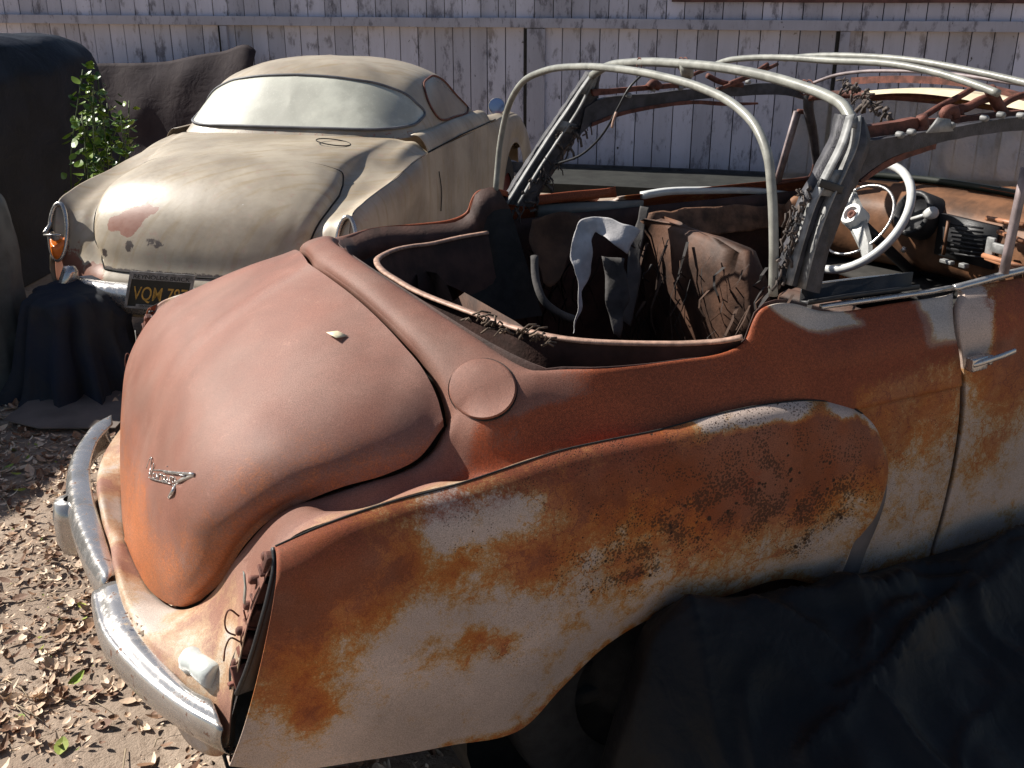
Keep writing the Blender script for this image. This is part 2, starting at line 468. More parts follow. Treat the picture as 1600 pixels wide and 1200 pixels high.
addc(T(1164, 520, -.68), V((1.07, -.70, 1.01)), V((1.08, -.722, .97)), V((1.085, -.737, .94)), V((1.095, -.752, .895)))
addc(T(1172, 495, -.68), V((1.085, -.70, 1.035)), V((1.10, -.725, .975)), V((1.11, -.740, .94)), V((1.12, -.754, .89)))
addc(T(1184, 471, -.68), V((1.105, -.698, 1.05)), V((1.12, -.728, .98)), V((1.13, -.742, .94)), V((1.145, -.756, .885)))
addc(T(1205, 461, -.68), V((1.125, -.698, 1.055)), V((1.145, -.732, .985)), V((1.155, -.745, .94)), V((1.17, -.758, .88)))
addc(T(1242, 461, -.68), V((1.165, -.698, 1.055)), V((1.18, -.736, .988)), V((1.19, -.748, .94)), V((1.20, -.760, .875)))
addc(T(1281, 479, -.685), V((1.225, -.70, 1.045)), V((1.235, -.740, .99)), V((1.24, -.751, .94)), V((1.25, -.762, .87)))
addc(T(1400, 466, -.69), V((1.385, -.705, 1.045)), V((1.395, -.744, .995)), V((1.40, -.754, .94)), V((1.40, -.762, .87)))
addc(V((1.592, -.695, 1.06)), V((1.580, -.708, 1.045)), V((1.551, -.746, 1.0)), V((1.568, -.757, .94)), V((1.585, -.762, .87)))
# transpose: rows across, columns along
ctrl = [[c[k] for c in cols] for k in range(5)]
gq = tensor(ctrl, 7, 8)
mb = MB(); mb.grid(gq, flip=False)
# deck strip
f_ = [(488, 405, 0), (552, 450, -.19), (603, 495, -.33), (630, 522, -.40), (668, 566, -.485), (696, 622, -.55), (702, 656, -.575)]
g_ = [(540, 385, 0), (585, 415, -.14), (645, 453, -.27), (700, 488, -.38), (765, 527, -.49), (812, 551, -.56), (850, 567, -.605)]
fr0 = [T(*q) for q in f_]; fr2 = [T(*q) for q in g_]
mid = [a.lerp(b, .5)+V((0, 0, .006)) for a, b in zip(fr0, fr2)]; mid[-1] = T(754, 608, -.598); mid[-2] = T(728, 588, -.553)
# sample edges so that they weld with the quarter's first row
gp1 = tensor([fr0, mid, fr2], 7, 7)
st = 14*7
# the strip's last column IS the quarter's border between stations 13 and 15
st = 14*7
for j in range(15): gp1[j][-1] = gq[0][st+j]
body = MB(); body.grid(gq); body.grid(gp1, flip=True)
# gutter round the lid
lidgap = [r for r in gp1[0]] + [p for p in reversed(gq[0][:st+1])]
body.grid([lidgap, [p+inward(p)*.02+V((0, -p.y*.03, 0)) for p in lidgap]], flip=True)
# rim turned down along the cockpit
rim = [p for p in gp1[-1]] + gq[0][st+15:]
body.grid([rim, [p+V((.004, .006, -.035)) for p in rim]])
body.mirror()
shell = body.build('rear_body', M['deck'], car, weld=.0012, relax=16, solid=.002, sharp=60)
pcrease = T(1000, 635, -.72)
def deck_map(p):
    y = abs(p.y)
    front_z = sstep(.55, .85, p.x)
    r = 1.2; d = 0.0
    # bare rear panel below lid: creamy flaked paint
    low = sstep(.78, .60, p.z)*sstep(.3, .12, p.x)
    r -= (.78 + .5*fbm(p, 9))*low
    r -= .55*g3(p, T(225, 950, -.3), .09)*1.0 if p.z < .6 else 0
    d += .95*sstep(.62, .80, p.x) + .3*sstep(.56, .62, p.x)*sstep(.98, .94, p.z) + .25*fbm(p, 5) + .85*sstep(.975, .935, p.z)*sstep(.36, .46, p.x)*sstep(.60, .64, y)*sstep(.715, .69, y+.01*fbm(p, 12))  # last term: dark rust below the filler, deepened with painted shade
    pit = .25*low; d += 0
    r -= (.80+.5*fbm(p, 8))*sstep(.675, .70, y)*sstep(.85, .6, p.x)*sstep(.05, .2, p.x)
    if p.y < 0:
        pass
        wp = sstep(1.47, 1.50, p.x+.02*fbm(p, 8))*sstep(.955, .985, p.z+.01*fbm(p, 9)); wp = max(wp, sstep(.055, .035, abs(p.z-(1.095-.55*(p.x-1.16)))+.3*max(0, 1.13-p.x)+.3*max(0, p.x-1.27))*sstep(1.02, 1.04, p.z)); r -= 1.3*wp; d -= 1.6*wp
        k = sstep(1.22, 1.34, p.x)*sstep(.975, .955, p.z); wl = sstep(.975, .90, p.z+.03*fbm(p, 7)); r += (.16+.22*fbm(p, 5)+.60*sstep(.66, .88, p.z)-r)*k; d += (.95*(1-wl)+.45*sstep(.82, .95, p.z)*wl-d)*k
        r -= .75*max(0, 1-abs((p-T(690, 640, -.53)).length)/.035)
        pit += .2*sstep(1.0, 1.2, p.x)
    return (r, d, pit)
paint(shell, deck_map)
shell.data.materials.append(M['side'])
for f in shell.data.polygons:
    c = f.center
    if c.x > 1.16 and c.z < .962: f.material_index = 1

# body side panel behind/below the bulge and up to the door gap
def gapx(z):   # door gap line
    pts = [(1.058, 1.599), (1.031, 1.568), (.996, 1.554), (.933, 1.573), (.873, 1.59), (.814, 1.595), (.69, 1.598), (.558, 1.596), (.44, 1.591)]
    if z >= 1.058: return 1.60
    for (z1, x1), (z2, x2) in zip(pts, pts[1:]):
        if z <= z1 and z >= z2: return x1+(x2-x1)*(z1-z)/(z1-z2)
    return 1.592
zl = [.87, .80, .70, .58, .48, .42, .40]
yl = [-.76, -.766, -.768, -.764, -.756, -.745, -.72]
gsd = []
for z, y in zip(zl, yl):
    x1 = gapx(z)-.006
    gsd.append([V((1.275+(x1-1.275)*k/4, y, z)) for k in range(5)])
gsd = tensor(gsd, 5, 5)
mb = MB().grid(gsd, flip=True)
mb.build('rocker_panel', M['side'], car, solid=.002)
rp = bpy.data.objects['rocker_panel']
blob_b = [(T(1330, 560, -.75), .12, .9), (T(1410, 640, -.76), .10, .35), (T(1340, 890, -.76), .05, .5)]
def rocker_map(p):
    r = .16 + .22*fbm(p, 5) + .55*sstep(.66, .88, p.z) + .4*sstep(.50, .42, p.z)
    return (r, .45*sstep(.82, .95, p.z), .45)
paint(rp, rocker_map)

# --- rear wing (fender bulge) near side and its mirror
tops = [(430, 854), (500, 823), (600, 788), (715, 757), (800, 729), (870, 706), (940, 690), (1030, 672), (1110, 650), (1200, 632), (1280, 627), (1330, 637)]
bots = [(358, 1193), (440, 1200), (570, 1184), (697, 1162), (817, 1133), (876, 1071), (947, 1004), (1060, 945), (1122, 931), (1235, 902), (1262, 908), (1290, 910)]
topy = [-.728, -.735, -.737, -.737, -.739, -.741, -.744, -.748, -.751, -.755, -.757, -.758]
sv = [0, .022, .075, .17, .36, .6, .8, .93, 1]
yo = [0, .016, .033, .044, .049, .044, .030, .014, .004]
fend = []
for (a, b, ty) in zip(tops, bots, topy):
    c = []
    P0 = T(a[0], a[1], ty); P1 = T(b[0], b[1], -.752)
    for s, o_ in zip(sv, yo):
        q = P0.lerp(P1, s); c.append(V((q.x, ty+(-.752-ty)*s-o_, q.z)))
    fend.append(c)
# lamp side edge bows rearwards
for c in fend[0][1:-1]: pass
fr_ = [(1347, 648), (1362, 662), (1376, 688), (1386, 722), (1381, 768), (1366, 798), (1330, 832), (1319, 866), (1306, 907)]
c1 = []
for k, q in enumerate(fr_):
    c1.append(T(q[0], q[1], (-.768, -.774, -.78, -.787, -.790, -.790, -.786, -.782, -.776)[k]))
pen = []
for k in range(9):
    q = fend[-1][k].lerp(c1[k], .72); q.y = c1[k].y - .004 - yo[k]*.35; pen.append(q)
fend.append(pen); fend.append(c1)
ctrlF = [[c[k] for c in fend] for k in range(9)]
gF = tensor(ctrlF, 10, 8)
mb = MB().grid(gF, flip=False)
# turned under lip along bottom and arch
mb.grid([gF[-1], [p+V((0, .02, .004)) for p in gF[-1]]])
mb.grid([gF[0], [p+V((0, .006, -.016)) for p in gF[0]]], flip=True)
endc = [r[-1] for r in gF]
mb.grid([endc, [p+V((.004, .010, 0)) for p in endc], [p+V((.0, .04, 0)) for p in endc]], flip=True)
wing = mb.build('rear_wing', M['side'], car, solid=.002, sharp=60, weld=.0002)
mbm = MB(); mbm.v = [V((p.x, -p.y, p.z)) for p in mb.v]; mbm.f = [tuple(reversed(f)) for f in mb.f]; mbm.m = mb.m[:]
wing2 = mbm.build('rear_wing', M['side'], car, solid=.002, sharp=60, weld=.0002)
mbm = MB(); src = MB().grid(gsd, flip=True)
mbm.v = [V((p.x, -p.y, p.z)) for p in src.v]; mbm.f = [tuple(reversed(f)) for f in src.f]; mbm.m = src.m[:]
rp2 = mbm.build('rocker_panel', M['side'], car, solid=.002); paint(rp2, lambda p: rocker_map(V((p.x, -p.y, p.z))))
pw_ = [p+V((0, -.001, .001)) for p in gF[0] if p.x < 1.36]
for sgn in (1, -1):
    MB().tube([V((p.x, p.y*sgn, p.z)) for p in pw_], .0022, 6).build('wing_seam', M['under'], car)
mb = MB(); gl_ = [(1381, 758), (1366, 798), (1328, 832), (1319, 866), (1306, 906)]; gr_g = [(1387, 745), (1384, 778), (1373, 815), (1353, 862), (1340, 899)]
mb.grid(tensor([[T(u, v, -.7735) for u, v in gl_], [T(u, v, -.771) for u, v in gr_g]], 4, 2)); mb.build('stone_guard', simple('grey brown stone guard', (.15, .125, .12), .6, 0, .15, 12), car, solid=.003)
RB = [((530, 890), .07, .5), ((610, 900), .05, .45), ((700, 885), .04, .45), ((850, 870), .05, .7), ((930, 790), .05, .35), ((600, 960), .05, .22), ((745, 995), .028, .6), ((785, 1003), .026, .5), ((720, 1030), .03, .2), ((480, 1115), .035, .55),
      ((470, 950), .07, .38), ((440, 1010), .05, .25), ((1150, 740), .11, .75), ((1260, 690), .10, .7), ((1330, 680), .06, .55), ((1050, 760), .06, .25), ((990, 895), .02, .7), ((500, 1060), .07, .22), ((1000, 720), .06, .5), ((1250, 800), .06, .35)]
RB = [(T(a[0], a[1], -.785), r, k) for a, r, k in RB]
PB = [((990, 880), .07, .8), ((1060, 820), .09, .7), ((1180, 770), .1, .9), ((1280, 780), .08, .95), ((800, 1010), .06, .4), ((1250, 850), .05, .7), ((900, 900), .07, .35), ((730, 830), .05, .4)]
PB = [(T(a[0], a[1], -.785), r, k) for a, r, k in PB]
KB = [(T(1150, 760, -.785), .045, .6), (T(1180, 740, -.785), .06, .4)]
PAle = [(T(700, 815, -.785), .05), (T(780, 800, -.785), .04), (T(1100, 662, -.77), .045), (T(1170, 648, -.77), .04), (T(1240, 638, -.77), .04), (T(1310, 642, -.77), .03), (T(1370, 700, -.785), .02)]
def ztop(x):
    for a, b in zip(gF[0], gF[0][1:]):
        if a.x <= x <= b.x: return a.z
    return .83 if x < .15 else .85
tz = [ztop(i*.02) for i in range(80)]
def wing_map(p):
    dz = tz[min(max(int(p.x/.02), 0), 79)]-p.z
    n = fbm(p, 6)
    r = .12 + .20*n + .26*sstep(.5, .75, p.x)*sstep(.42, .62, p.z)
    r += .30*sstep(.30+.08*n, .06, dz)*(1+1.3*fbm(p, 11)) + .30*sstep(.13+.05*n, .03, dz)*(1-.5*sstep(.9, 1.05, p.x))
    for c, rr, k in RB: r += k*g3(p, c, rr)
    r += .35*sstep(.25, .1, p.x)*sstep(.45, .1, dz)
    for c, rr in PAle: r -= .8*g3(p, c, rr)
    r -= .75*sstep(.045+.02*n, .015, dz)*sstep(.86, .95, p.x)
    d = .60*sstep(.10+.04*n, .02, dz)*sstep(.95, .75, p.x)
    for c, rr, k in KB: d += k*g3(p, c, rr)
    lip = sstep(.035, .0, min(abs((p-q).length) for q in lipq))
    r += .45*lip
    pit = 0
    for c, rr, k in PB: pit += k*g3(p, c, rr)
    pit += .45*sstep(.40, .10, dz)*sstep(.3, .7, p.x)
    return (r, d, min(pit, 1)*.95+.16)
lipq = [V((p.x, p.y, p.z)) for p in gF[-1][30::3]]
paint(wing, wing_map)
paint(wing2, lambda p: wing_map(V((p.x, -p.y, p.z))))
M['door'] = M['side']
# ---------------------------------------------------------------- door (near side) and its mirror
def door_patch(sgn):
    zs = [1.066, 1.058, 1.03, 1.0, .94, .87, .70, .58, .48, .42, .40]
    ys = [-.697, -.712, -.735, -.75, -.757, -.762, -.768, -.764, -.756, -.745, -.72]
    cg = []
    for z, y in zip(zs, ys):
        x0 = gapx(z)+.009; row = []
        for k in range(8):
            x = x0+(2.62-x0)*k/7; up = .010*((x-1.55)/1.05) if z > .9 else 0
            row.append(V((x, (y+.03*((x-1.55)/1.05)**2)*sgn, z+up-(.04*sstep(.95, 1.05, z) if sgn < 0 else 0))))
        cg.append(row)
    gg = tensor(cg, 4, 4)
    m = MB().grid(gg, flip=(sgn > 0))
    m.grid([[r[0] for r in gg], [r[0]+V((.002, .02*sgn, 0)) for r in gg]], flip=(sgn < 0))
    o = m.build('door', M['side'], car, solid=.002, sharp=50, weld=.0002)
    def dm(p):
        n = fbm(p, 5)
        r = .10+.18*n + .65*sstep(.80, .97, p.z+.05*n) + .55*sstep(.47, .41, p.z)
        r += .75*g3(V((p.x, p.z, 0)), V((1.72, .86, 0)), .13) + .35*g3(V((p.x, p.z, 0)), V((1.70, .68, 0)), .06)
        r -= 1.5*sstep(1.66, 1.64, p.x+.02*n)*sstep(.90, .93, p.z)
        return (r, .7*sstep(.9, 1.0, p.z)*sstep(1.63, 1.67, p.x), .3)
    paint(o, dm)
    return o
door = door_patch(1); door_f = door_patch(-1)
# door handle
mb = MB()
hp = [aY(1519, 571, -.785), aY(1532, 567, -.79), aY(1548, 562, -.792), aY(1566, 556, -.79), aY(1586, 548, -.786)]
mb.sweep(hp, [(-.003, -.007), (.004, -.006), (.005, 0), (.004, .006), (-.003, .007)], V((0, 0, 1)))
mb.box(aY(1526, 567, -.778), (.045, .022, .030), Matrix.Rotation(R(-3), 3, 'Y'))
mb.box(aY(1544, 561, -.775), (.012, .02, .022))
mb.build('handle', M['chrome2'], door, bevel=.003)
# belt trims and window channel
mb = MB()
bt = [aY(1283, 480, -.69), aY(1340, 472, -.692), aY(1400, 464, -.694), aY(1455, 456, -.695), aY(1488, 450, -.695)]
mb.sweep(bt, [(-.006, -.003), (.006, -.003), (.006, .005), (-.006, .005)], V((0, 0, 1)))
mb.build('belt_trim', M['chrome2'], car)
mb = MB()
bt = [aY(1491, 450, -.693), aY(1530, 440, -.692), aY(1570, 429, -.69), aY(1620, 416, -.685), V((2.0, -.68, 1.115)), V((2.6, -.66, 1.115))]
mb.sweep(crk(bt, 3), [(-.008, -.006), (.008, -.006), (.006, .006), (-.006, .006)], V((0, 0, 1)))
mb.build('belt_trim', M['chrome2'], door)
mb = MB()
ch = [V((1.20, -.675, 1.085)), V((1.30, -.675, 1.085)), V((1.42, -.675, 1.082)), V((1.5, -.675, 1.08))]
mb.sweep(ch, [(-.013, -.004), (.013, -.004), (.013, .006), (.010, .006), (.010, 0), (-.010, 0), (-.010, .028), (-.013, .028)], V((0, 0, 1)))
mb.build('window_channel', M['blackmetal'], car)
mb = MB()
mb.tube([V((1.19, -.662, 1.115)), V((1.35, -.662, 1.112)), V((1.5, -.662, 1.105))], .0028, 6)
mb.build('glass_edge', M['chrome2'], car)
# far side belt pieces
mb = MB()
fb = [aY(840, 326, .70), aY(900, 322, .70), aY(960, 320, .70), aY(1003, 318, .70)]
mb.sweep(fb, [(-.015, -.03), (.01, -.03), (.01, .012), (-.015, .012)], V((0, 0, 1)))
mb.build('belt_trim', simple('dull grey belt strip', (.16, .16, .15), .5), car)
mb = MB()
fb = [aY(1003, 305, .70), aY(1040, 299, .70), aY(1100, 297, .70), aY(1190, 298, .70), aY(1235, 304, .70)]
mb.sweep(crk(fb, 4), [(-.012, -.012), (.010, -.012), (.010, .008), (-.012, .010)], V((0, 0, 1)))
mb.build('belt_trim', M['ivory'], door_f)

# ---------------------------------------------------------------- filler cap
fc = aY(754, 609, -.62)
nf = None; best = 9
for j in range(len(gq)-1):
    for i in range(len(gq[0])-1):
        p = gq[j][i]
        if (p-fc).length < best:
            best = (p-fc).length; nf = (gq[j][i+1]-gq[j][i]).cross(gq[j+1][i]-gq[j][i]).normalized()
cx_, cy_ = aY(703, 607, -.575), aY(806, 611, -.655)
ct, cb = aY(755, 561, -.58), aY(753, 656, -.655)
ux = (cx_-cy_); uy = (ct-cb)
nf = ux.cross(uy).normalized(); nf = nf if nf.z > 0 else -nf
from mathutils.bvhtree import BVHTree
bb_ = MB(); bb_.grid(gq); bb_.grid(gp1, flip=True)
bvh = BVHTree.FromPolygons([tuple(p) for p in bb_.v], bb_.f)
def on_body(u, v):
    d = ray(u, v).normalized(); h = bvh.ray_cast(CAMP, d)
    if h[0] is None: h = bvh.find_nearest(aY(u, v, -.62))
    n = h[1]; n = n if n.dot(d) < 0 else -n
    return h[0], n
def cap_ring(r, hh):
    out = []
    if r <= .985:
        e = cap_ring(.99, .0)
        c0_ = sum(e, V())/len(e); hd = .006
        me_ = [(p-c0_)-nf*(p-c0_).dot(nf) for p in e]; dz_ = [(p-c0_).dot(nf) for p in e]
        return [c0_+q*r+nf*(dq*r**3+hd*(1-r*r)+.0065) for q, dq in zip(me_, dz_)]
    for k in range(40):
        a = k*math.pi/20; p, n = on_body(754.5+52.5*r*math.cos(a), 608.5+47*r*math.sin(a)); out.append(p+(n*.5+nf*.5).normalized()*hh)
    return out
prof = [(1.0, -.006), (1.0, .0025), (.985, .0045), (.93, .0045), (.75, .0), (.5, .0), (.25, .0), (.01, .0)]
mb = MB(); mb.grid([cap_ring(r, h) for r, h in prof], closeu=True)
cap = mb.build('filler_cap', M['deck'], car, sharp=50)
paint(cap, lambda p: (1.15, .2, .25))
mb = MB(); mb.grid([cap_ring(r, h) for r, h in [(1.0, -.003), (1.035, .0012), (1.05, -.005)]], closeu=True); mb.build('filler_seam', M['under'], car)

# ---------------------------------------------------------------- cockpit lip, inner walls, tub
lipn = [(640, 449, .0), (670, 463, -.10), (720, 482, -.22), (770, 500, -.32), (820, 516, -.42), (885, 529, -.50), (1010, 536, -.58), (1090, 535, -.63), (1135, 531, -.665), (1160, 526, -.68)]
lipf = [(762, 363, .60), (720, 370, .585), (670, 381, .56), (645, 384, .535), (620, 389, .48), (600, 397, .40), (589, 407, .30), (600, 424, .17), (620, 437, .08)]
lp = [aY(u, v, y) for u, v, y in lipf] + [aY(u, v, y) for u, v, y in lipn]
lp = crk(lp, 5)
mb = MB().sweep(lp, [(-.008, -.004), (.008, -.004), (.009, .0015), (.004, .004), (-.006, .003)], V((0, 0, 1)))
mb.build('cockpit_lip', M['edge'], car)
mb = MB(); mb.grid([lp, [p+V((.01, -p.y*.05, -.12)) for p in lp], [V((p.x+.06, p.y*.9, .62)) for p in lp]])
mb.build('tub_wall', M['innerwall'], car)
# upstand between body rim and lip
rimN = [p+V((.004, .006, -.030)) for p in rim]
rr_ = resample(rim, 60)
rimfull = [V((p.x, -p.y, p.z)) for p in reversed(rr_)] + rr_[1:]
cut = [p for p in rimfull if p.x < 1.15]
lpr = resample(lp, len(cut))
low_ = []
for a in cut:
    low_.append(V((a.x+.03, a.y*.93, a.z-.075 if a.y > 0 else a.z-.12)))
mb = MB(); mb.grid([[p+V((.007, -p.y*.012, -.014)) for p in cut], low_]); mb.build('rim_upstand', M['innerwall'], car, solid=.002)
mb = MB(); mb.grid([[p+V((.0, 0, -.0)) for p in low_], [V((p.x+.05, p.y*.8, .72)) for p in low_]]); mb.build('hood_well', M['under'], car)
# inner side walls along the cabin
for s in (-1, 1):
    z0 = .985
    r_ = [[V((x, s*y, z)) for x in (.95, 1.2, 1.55, 2.0, 2.6)] for y, z in ((.675, .99), (.66, .9), (.67, .75), (.69, .5), (.66, .30))]
    mb = MB().grid(tensor(r_, 4, 3), flip=(s > 0))
    mb.build('inner_trim', M['innerwall'], car, solid=.002)
# floor, rear bulkhead, wheel houses
mb = MB(); mb.box((1.65, 0, .28), (2.1, 1.34, .03)); mb.box((.5, 0, .34), (1.0, 1.3, .02)); mb.box((.62, 0, .55), (.02, 1.3, .5)); mb.box((3.3, 0, .5), (1.4, 1.2, .5))
mb.build('floor_pan', M['under'], car)
mb = MB()
for s in (-1, 1):
    mb.lathe((.86, s*.60, .31), (0, s, 0), [(.0, -.08), (.40, -.08), (.42, -.04), (.42, .10)], 28)
mb.each('wheel_house', M['under'], car)
# torn bits on the edge of the well
mb = MB()
random.seed(3)
for k in range(46):
    t = random.random(); u = 735+t*130; v_ = 497+t*40+random.uniform(-7, 9)
    p = aY(u, v_, -.43-.14*t+random.uniform(-.01, .01)); q = p+V((random.uniform(-.03, .04), random.uniform(-.015, .02), random.uniform(-.008, .01)))
    mb.tube([p, p.lerp(q, .5)+V((0, 0, .006)), q], .0022, 4)
tag(mb.build('torn_piping', simple('brittle brown lining', (.12, .085, .06), .9, 0, .5, 60), car), kind='stuff')

# wheels
def wheel(x, s):
    w = MB(); c = V((x, s*.62, .30))
    w.lathe(c, (0, s, 0), [(.17, -.07), (.25, -.075), (.295, -.06), (.305, -.03), (.305, .03), (.295, .06), (.25, .075), (.17, .07)], 36)
    t = w.build('wheel', simple('old tyre rubber', (.025, .024, .023), .85, 0, .3, 30, .3), car)
    h = MB().lathe(c+V((0, s*.045, 0)), (0, s, 0), [(.17, .02), (.165, .0), (.12, -.02), (.10, .01), (.05, .035), (0, .04)], 30)
    h.build('rim', M['under'], t)
for x in (.86, 3.31):
    for s in (-1, 1): wheel(x, s)

# ---------------------------------------------------------------- front end (out of frame, for completeness) and cowl
sec = []
for x, yc, zc, ye, ze in ((2.60, 0, 1.075, .735, 1.0), (2.75, 0, 1.03, .75, .97), (3.1, 0, .98, .765, .93), (3.6, 0, .93, .77, .89), (4.0, 0, .83, .74, .80), (4.15, 0, .70, .66, .68), (4.18, 0, .55, .62, .55), (4.15, 0, .38, .60, .38)):
    sec.append([V((x, 0, zc)), V((x, -ye*.45, zc-.01)), V((x, -ye*.72, (zc+ze)/2-.02)), V((x-.01, -ye*.92, ze)), V((x-.03, -ye, ze-.06))])
mb = MB().grid(tensor(sec, 5, 4)); mb.mirror(); ho = mb.build('front_panels', M['side'], car, weld=.001, solid=.002)
paint(ho, lambda p: (.8+.5*fbm(p, 3), .5, .2))
sec = []
for x, zb in ((2.62, .40), (2.8, .40), (2.93, .42), (3.0, .55), (3.12, .66), (3.31, .70), (3.5, .66), (3.62, .55), (3.70, .42), (3.95, .42), (4.10, .45)):
    ye = .735+.03*math.sin((x-2.6)/1.5*math.pi) if x < 4 else .66
    zt = 1.0 if x < 2.7 else (.94 if x < 3 else (.87 if x < 3.6 else .80))
    zt = max(zt-.06, .62)
    sec.append([V((x, -ye-.03*math.sin(math.pi*k/6), zt+(zb-zt)*k/6)) for k in range(7)])
mb = MB().grid(tensor(sec, 5, 3), flip=False); mb.mirror(); hos = mb.each('front_wing', M['side'], car, solid=.002)
for ho in hos: paint(ho, lambda p: (.5+.5*fbm(p, 4), .2, .2))
mb = MB()
for s in (-1, 1):
    mb.lathe((4.10, s*.60, .72), (1, 0, 0), [(.10, -.02), (.095, .03), (.07, .05), (0, .06)], 24)
mb.each('headlight', M['chrome2'], car)
mb = MB().grid(tensor([[V((4.22, y, z)) for y in (-.78, -.4, 0, .4, .78)] for z in (.38, .45, .52)], 4, 2)); mb.build('front_bumper', M['chrome2'], car, solid=.02)

# ---------------------------------------------------------------- rear bumper: chrome blades and overrider
def zpix(l, z): return [aZ(u, v, z) for u, v in l]
# near corner blade: inner top edge, ridge, face, bottom
ti = [(190, 908), (199, 940), (210, 972), (233, 1008), (271, 1053), (300, 1080), (330, 1095)]
rg = [(147, 925), (152, 955), (162, 985), (200, 1032), (250, 1077), (300, 1112), (349, 1139)]
mf = [(144, 958), (150, 1010), (168, 1050), (207, 1100), (250, 1130), (300, 1152), (349, 1168)]
bo = [(145, 985), (158, 1055), (180, 1092), (230, 1141), (265, 1163), (300, 1180), (347, 1194)]
def zlin(l, z0, z1): return [aZ(u, v, z0+(z1-z0)*i/(len(l)-1)) for i, (u, v) in enumerate(l)]
R0 = zlin(ti, .515, .515); R1 = zlin(rg, .50, .505)
def below(R1, px_, dz, inn):
    out = []
    for p, (u, v) in zip(R1, px_):
        out.append(p)
    return out
# the face keeps the plan curve of the ridge and drops to the traced lower edge
def drop(R1, fr, z0, z1, bow):
    out = []
    for i, p in enumerate(R1):
        z = z0+(z1-z0)*i/(len(R1)-1)
        t = (R1[min(i+1, 6)]-R1[max(i-1, 0)]).normalized(); n = V((-t.y, t.x, 0)); n = n if n.x < 0 else -n
        out.append(V((p.x, p.y, z))+n*bow)
    return out
Rm = [p+V((-.004, -.002, -.010)) for p in R1]
R2 = drop(R1, .5, .460, .478, .006); R3 = drop(R1, 1, .415, .45, -.006); R4 = drop(R1, 1, .405, .44, -.03)
mid0 = [a.lerp(b, .5)+V((0, 0, .006)) for a, b in zip(R0, R1)]
gb = tensor([R0, mid0, [p.lerp(q, .12) for p, q in zip(R1, R0)], R1, Rm, R2, R3, R4], 5, 4)
mb = MB().grid(gb, flip=True)
mb.f = [tuple(reversed(f)) for f in mb.f]
bump_ = mb.build('rear_bumper', M['chrome'], car, solid=.003)
# far blade
to = [(174, 650), (150, 663), (134, 682), (120, 704), (112, 733), (112, 760), (116, 790), (128, 830), (146, 872), (168, 907)]
tin = [(176, 664), (164, 676), (153, 690), (146, 707), (141, 730), (142, 756), (147, 784), (156, 815), (166, 850), (182, 900)]
A0 = [aZ(u, v, .515) for u, v in tin]; A1 = [aZ(u, v, .52) for u, v in to]
A2 = [p+V((-.012, 0, -.02)) for p in A1]; A3 = [p+V((-.012, 0, -.06)) for p in A1]; A4 = [p+V((.0, 0, -.095)) for p in A1]; 
gb = tensor([A0, [a.lerp(b, .5)+V((0, 0, .004)) for a, b in zip(A0, A1)], A1, A2, A3, A4], 4, 4)
MB().grid(gb).build('rear_bumper', M['chrome'], car, solid=.003)
# overrider
oc = aZ(124, 783, .50)
mb = MB(); oc2 = oc+V((-.03, .01, -.05))
rings = []
for z, w, d in ((.512, .02, .03), (.508, .034, .052), (.47, .038, .060), (.40, .040, .060), (.375, .038, .052), (.37, .026, .03)):
    rings.append([V((oc.x-.005+d*math.cos(a), oc.y+w*1.2*math.sin(a), z)) for a in [k*math.pi/8 for k in range(16)]])
mb.grid(rings, closeu=True, flip=True); mb.build('overrider', M['chrome2'], car)
mb = MB(); mb.box(aZ(178, 890, .46)+V((.01, .0, -.01)), (.05, .03, .10)); mb.box(V((-.03, .4, .44)), (.12, .05, .05)); mb.box(V((-.02, -.3, .42)), (.12, .05, .05))
mb.each('bumper_bracket', M['rustbar'], car, bevel=.004)

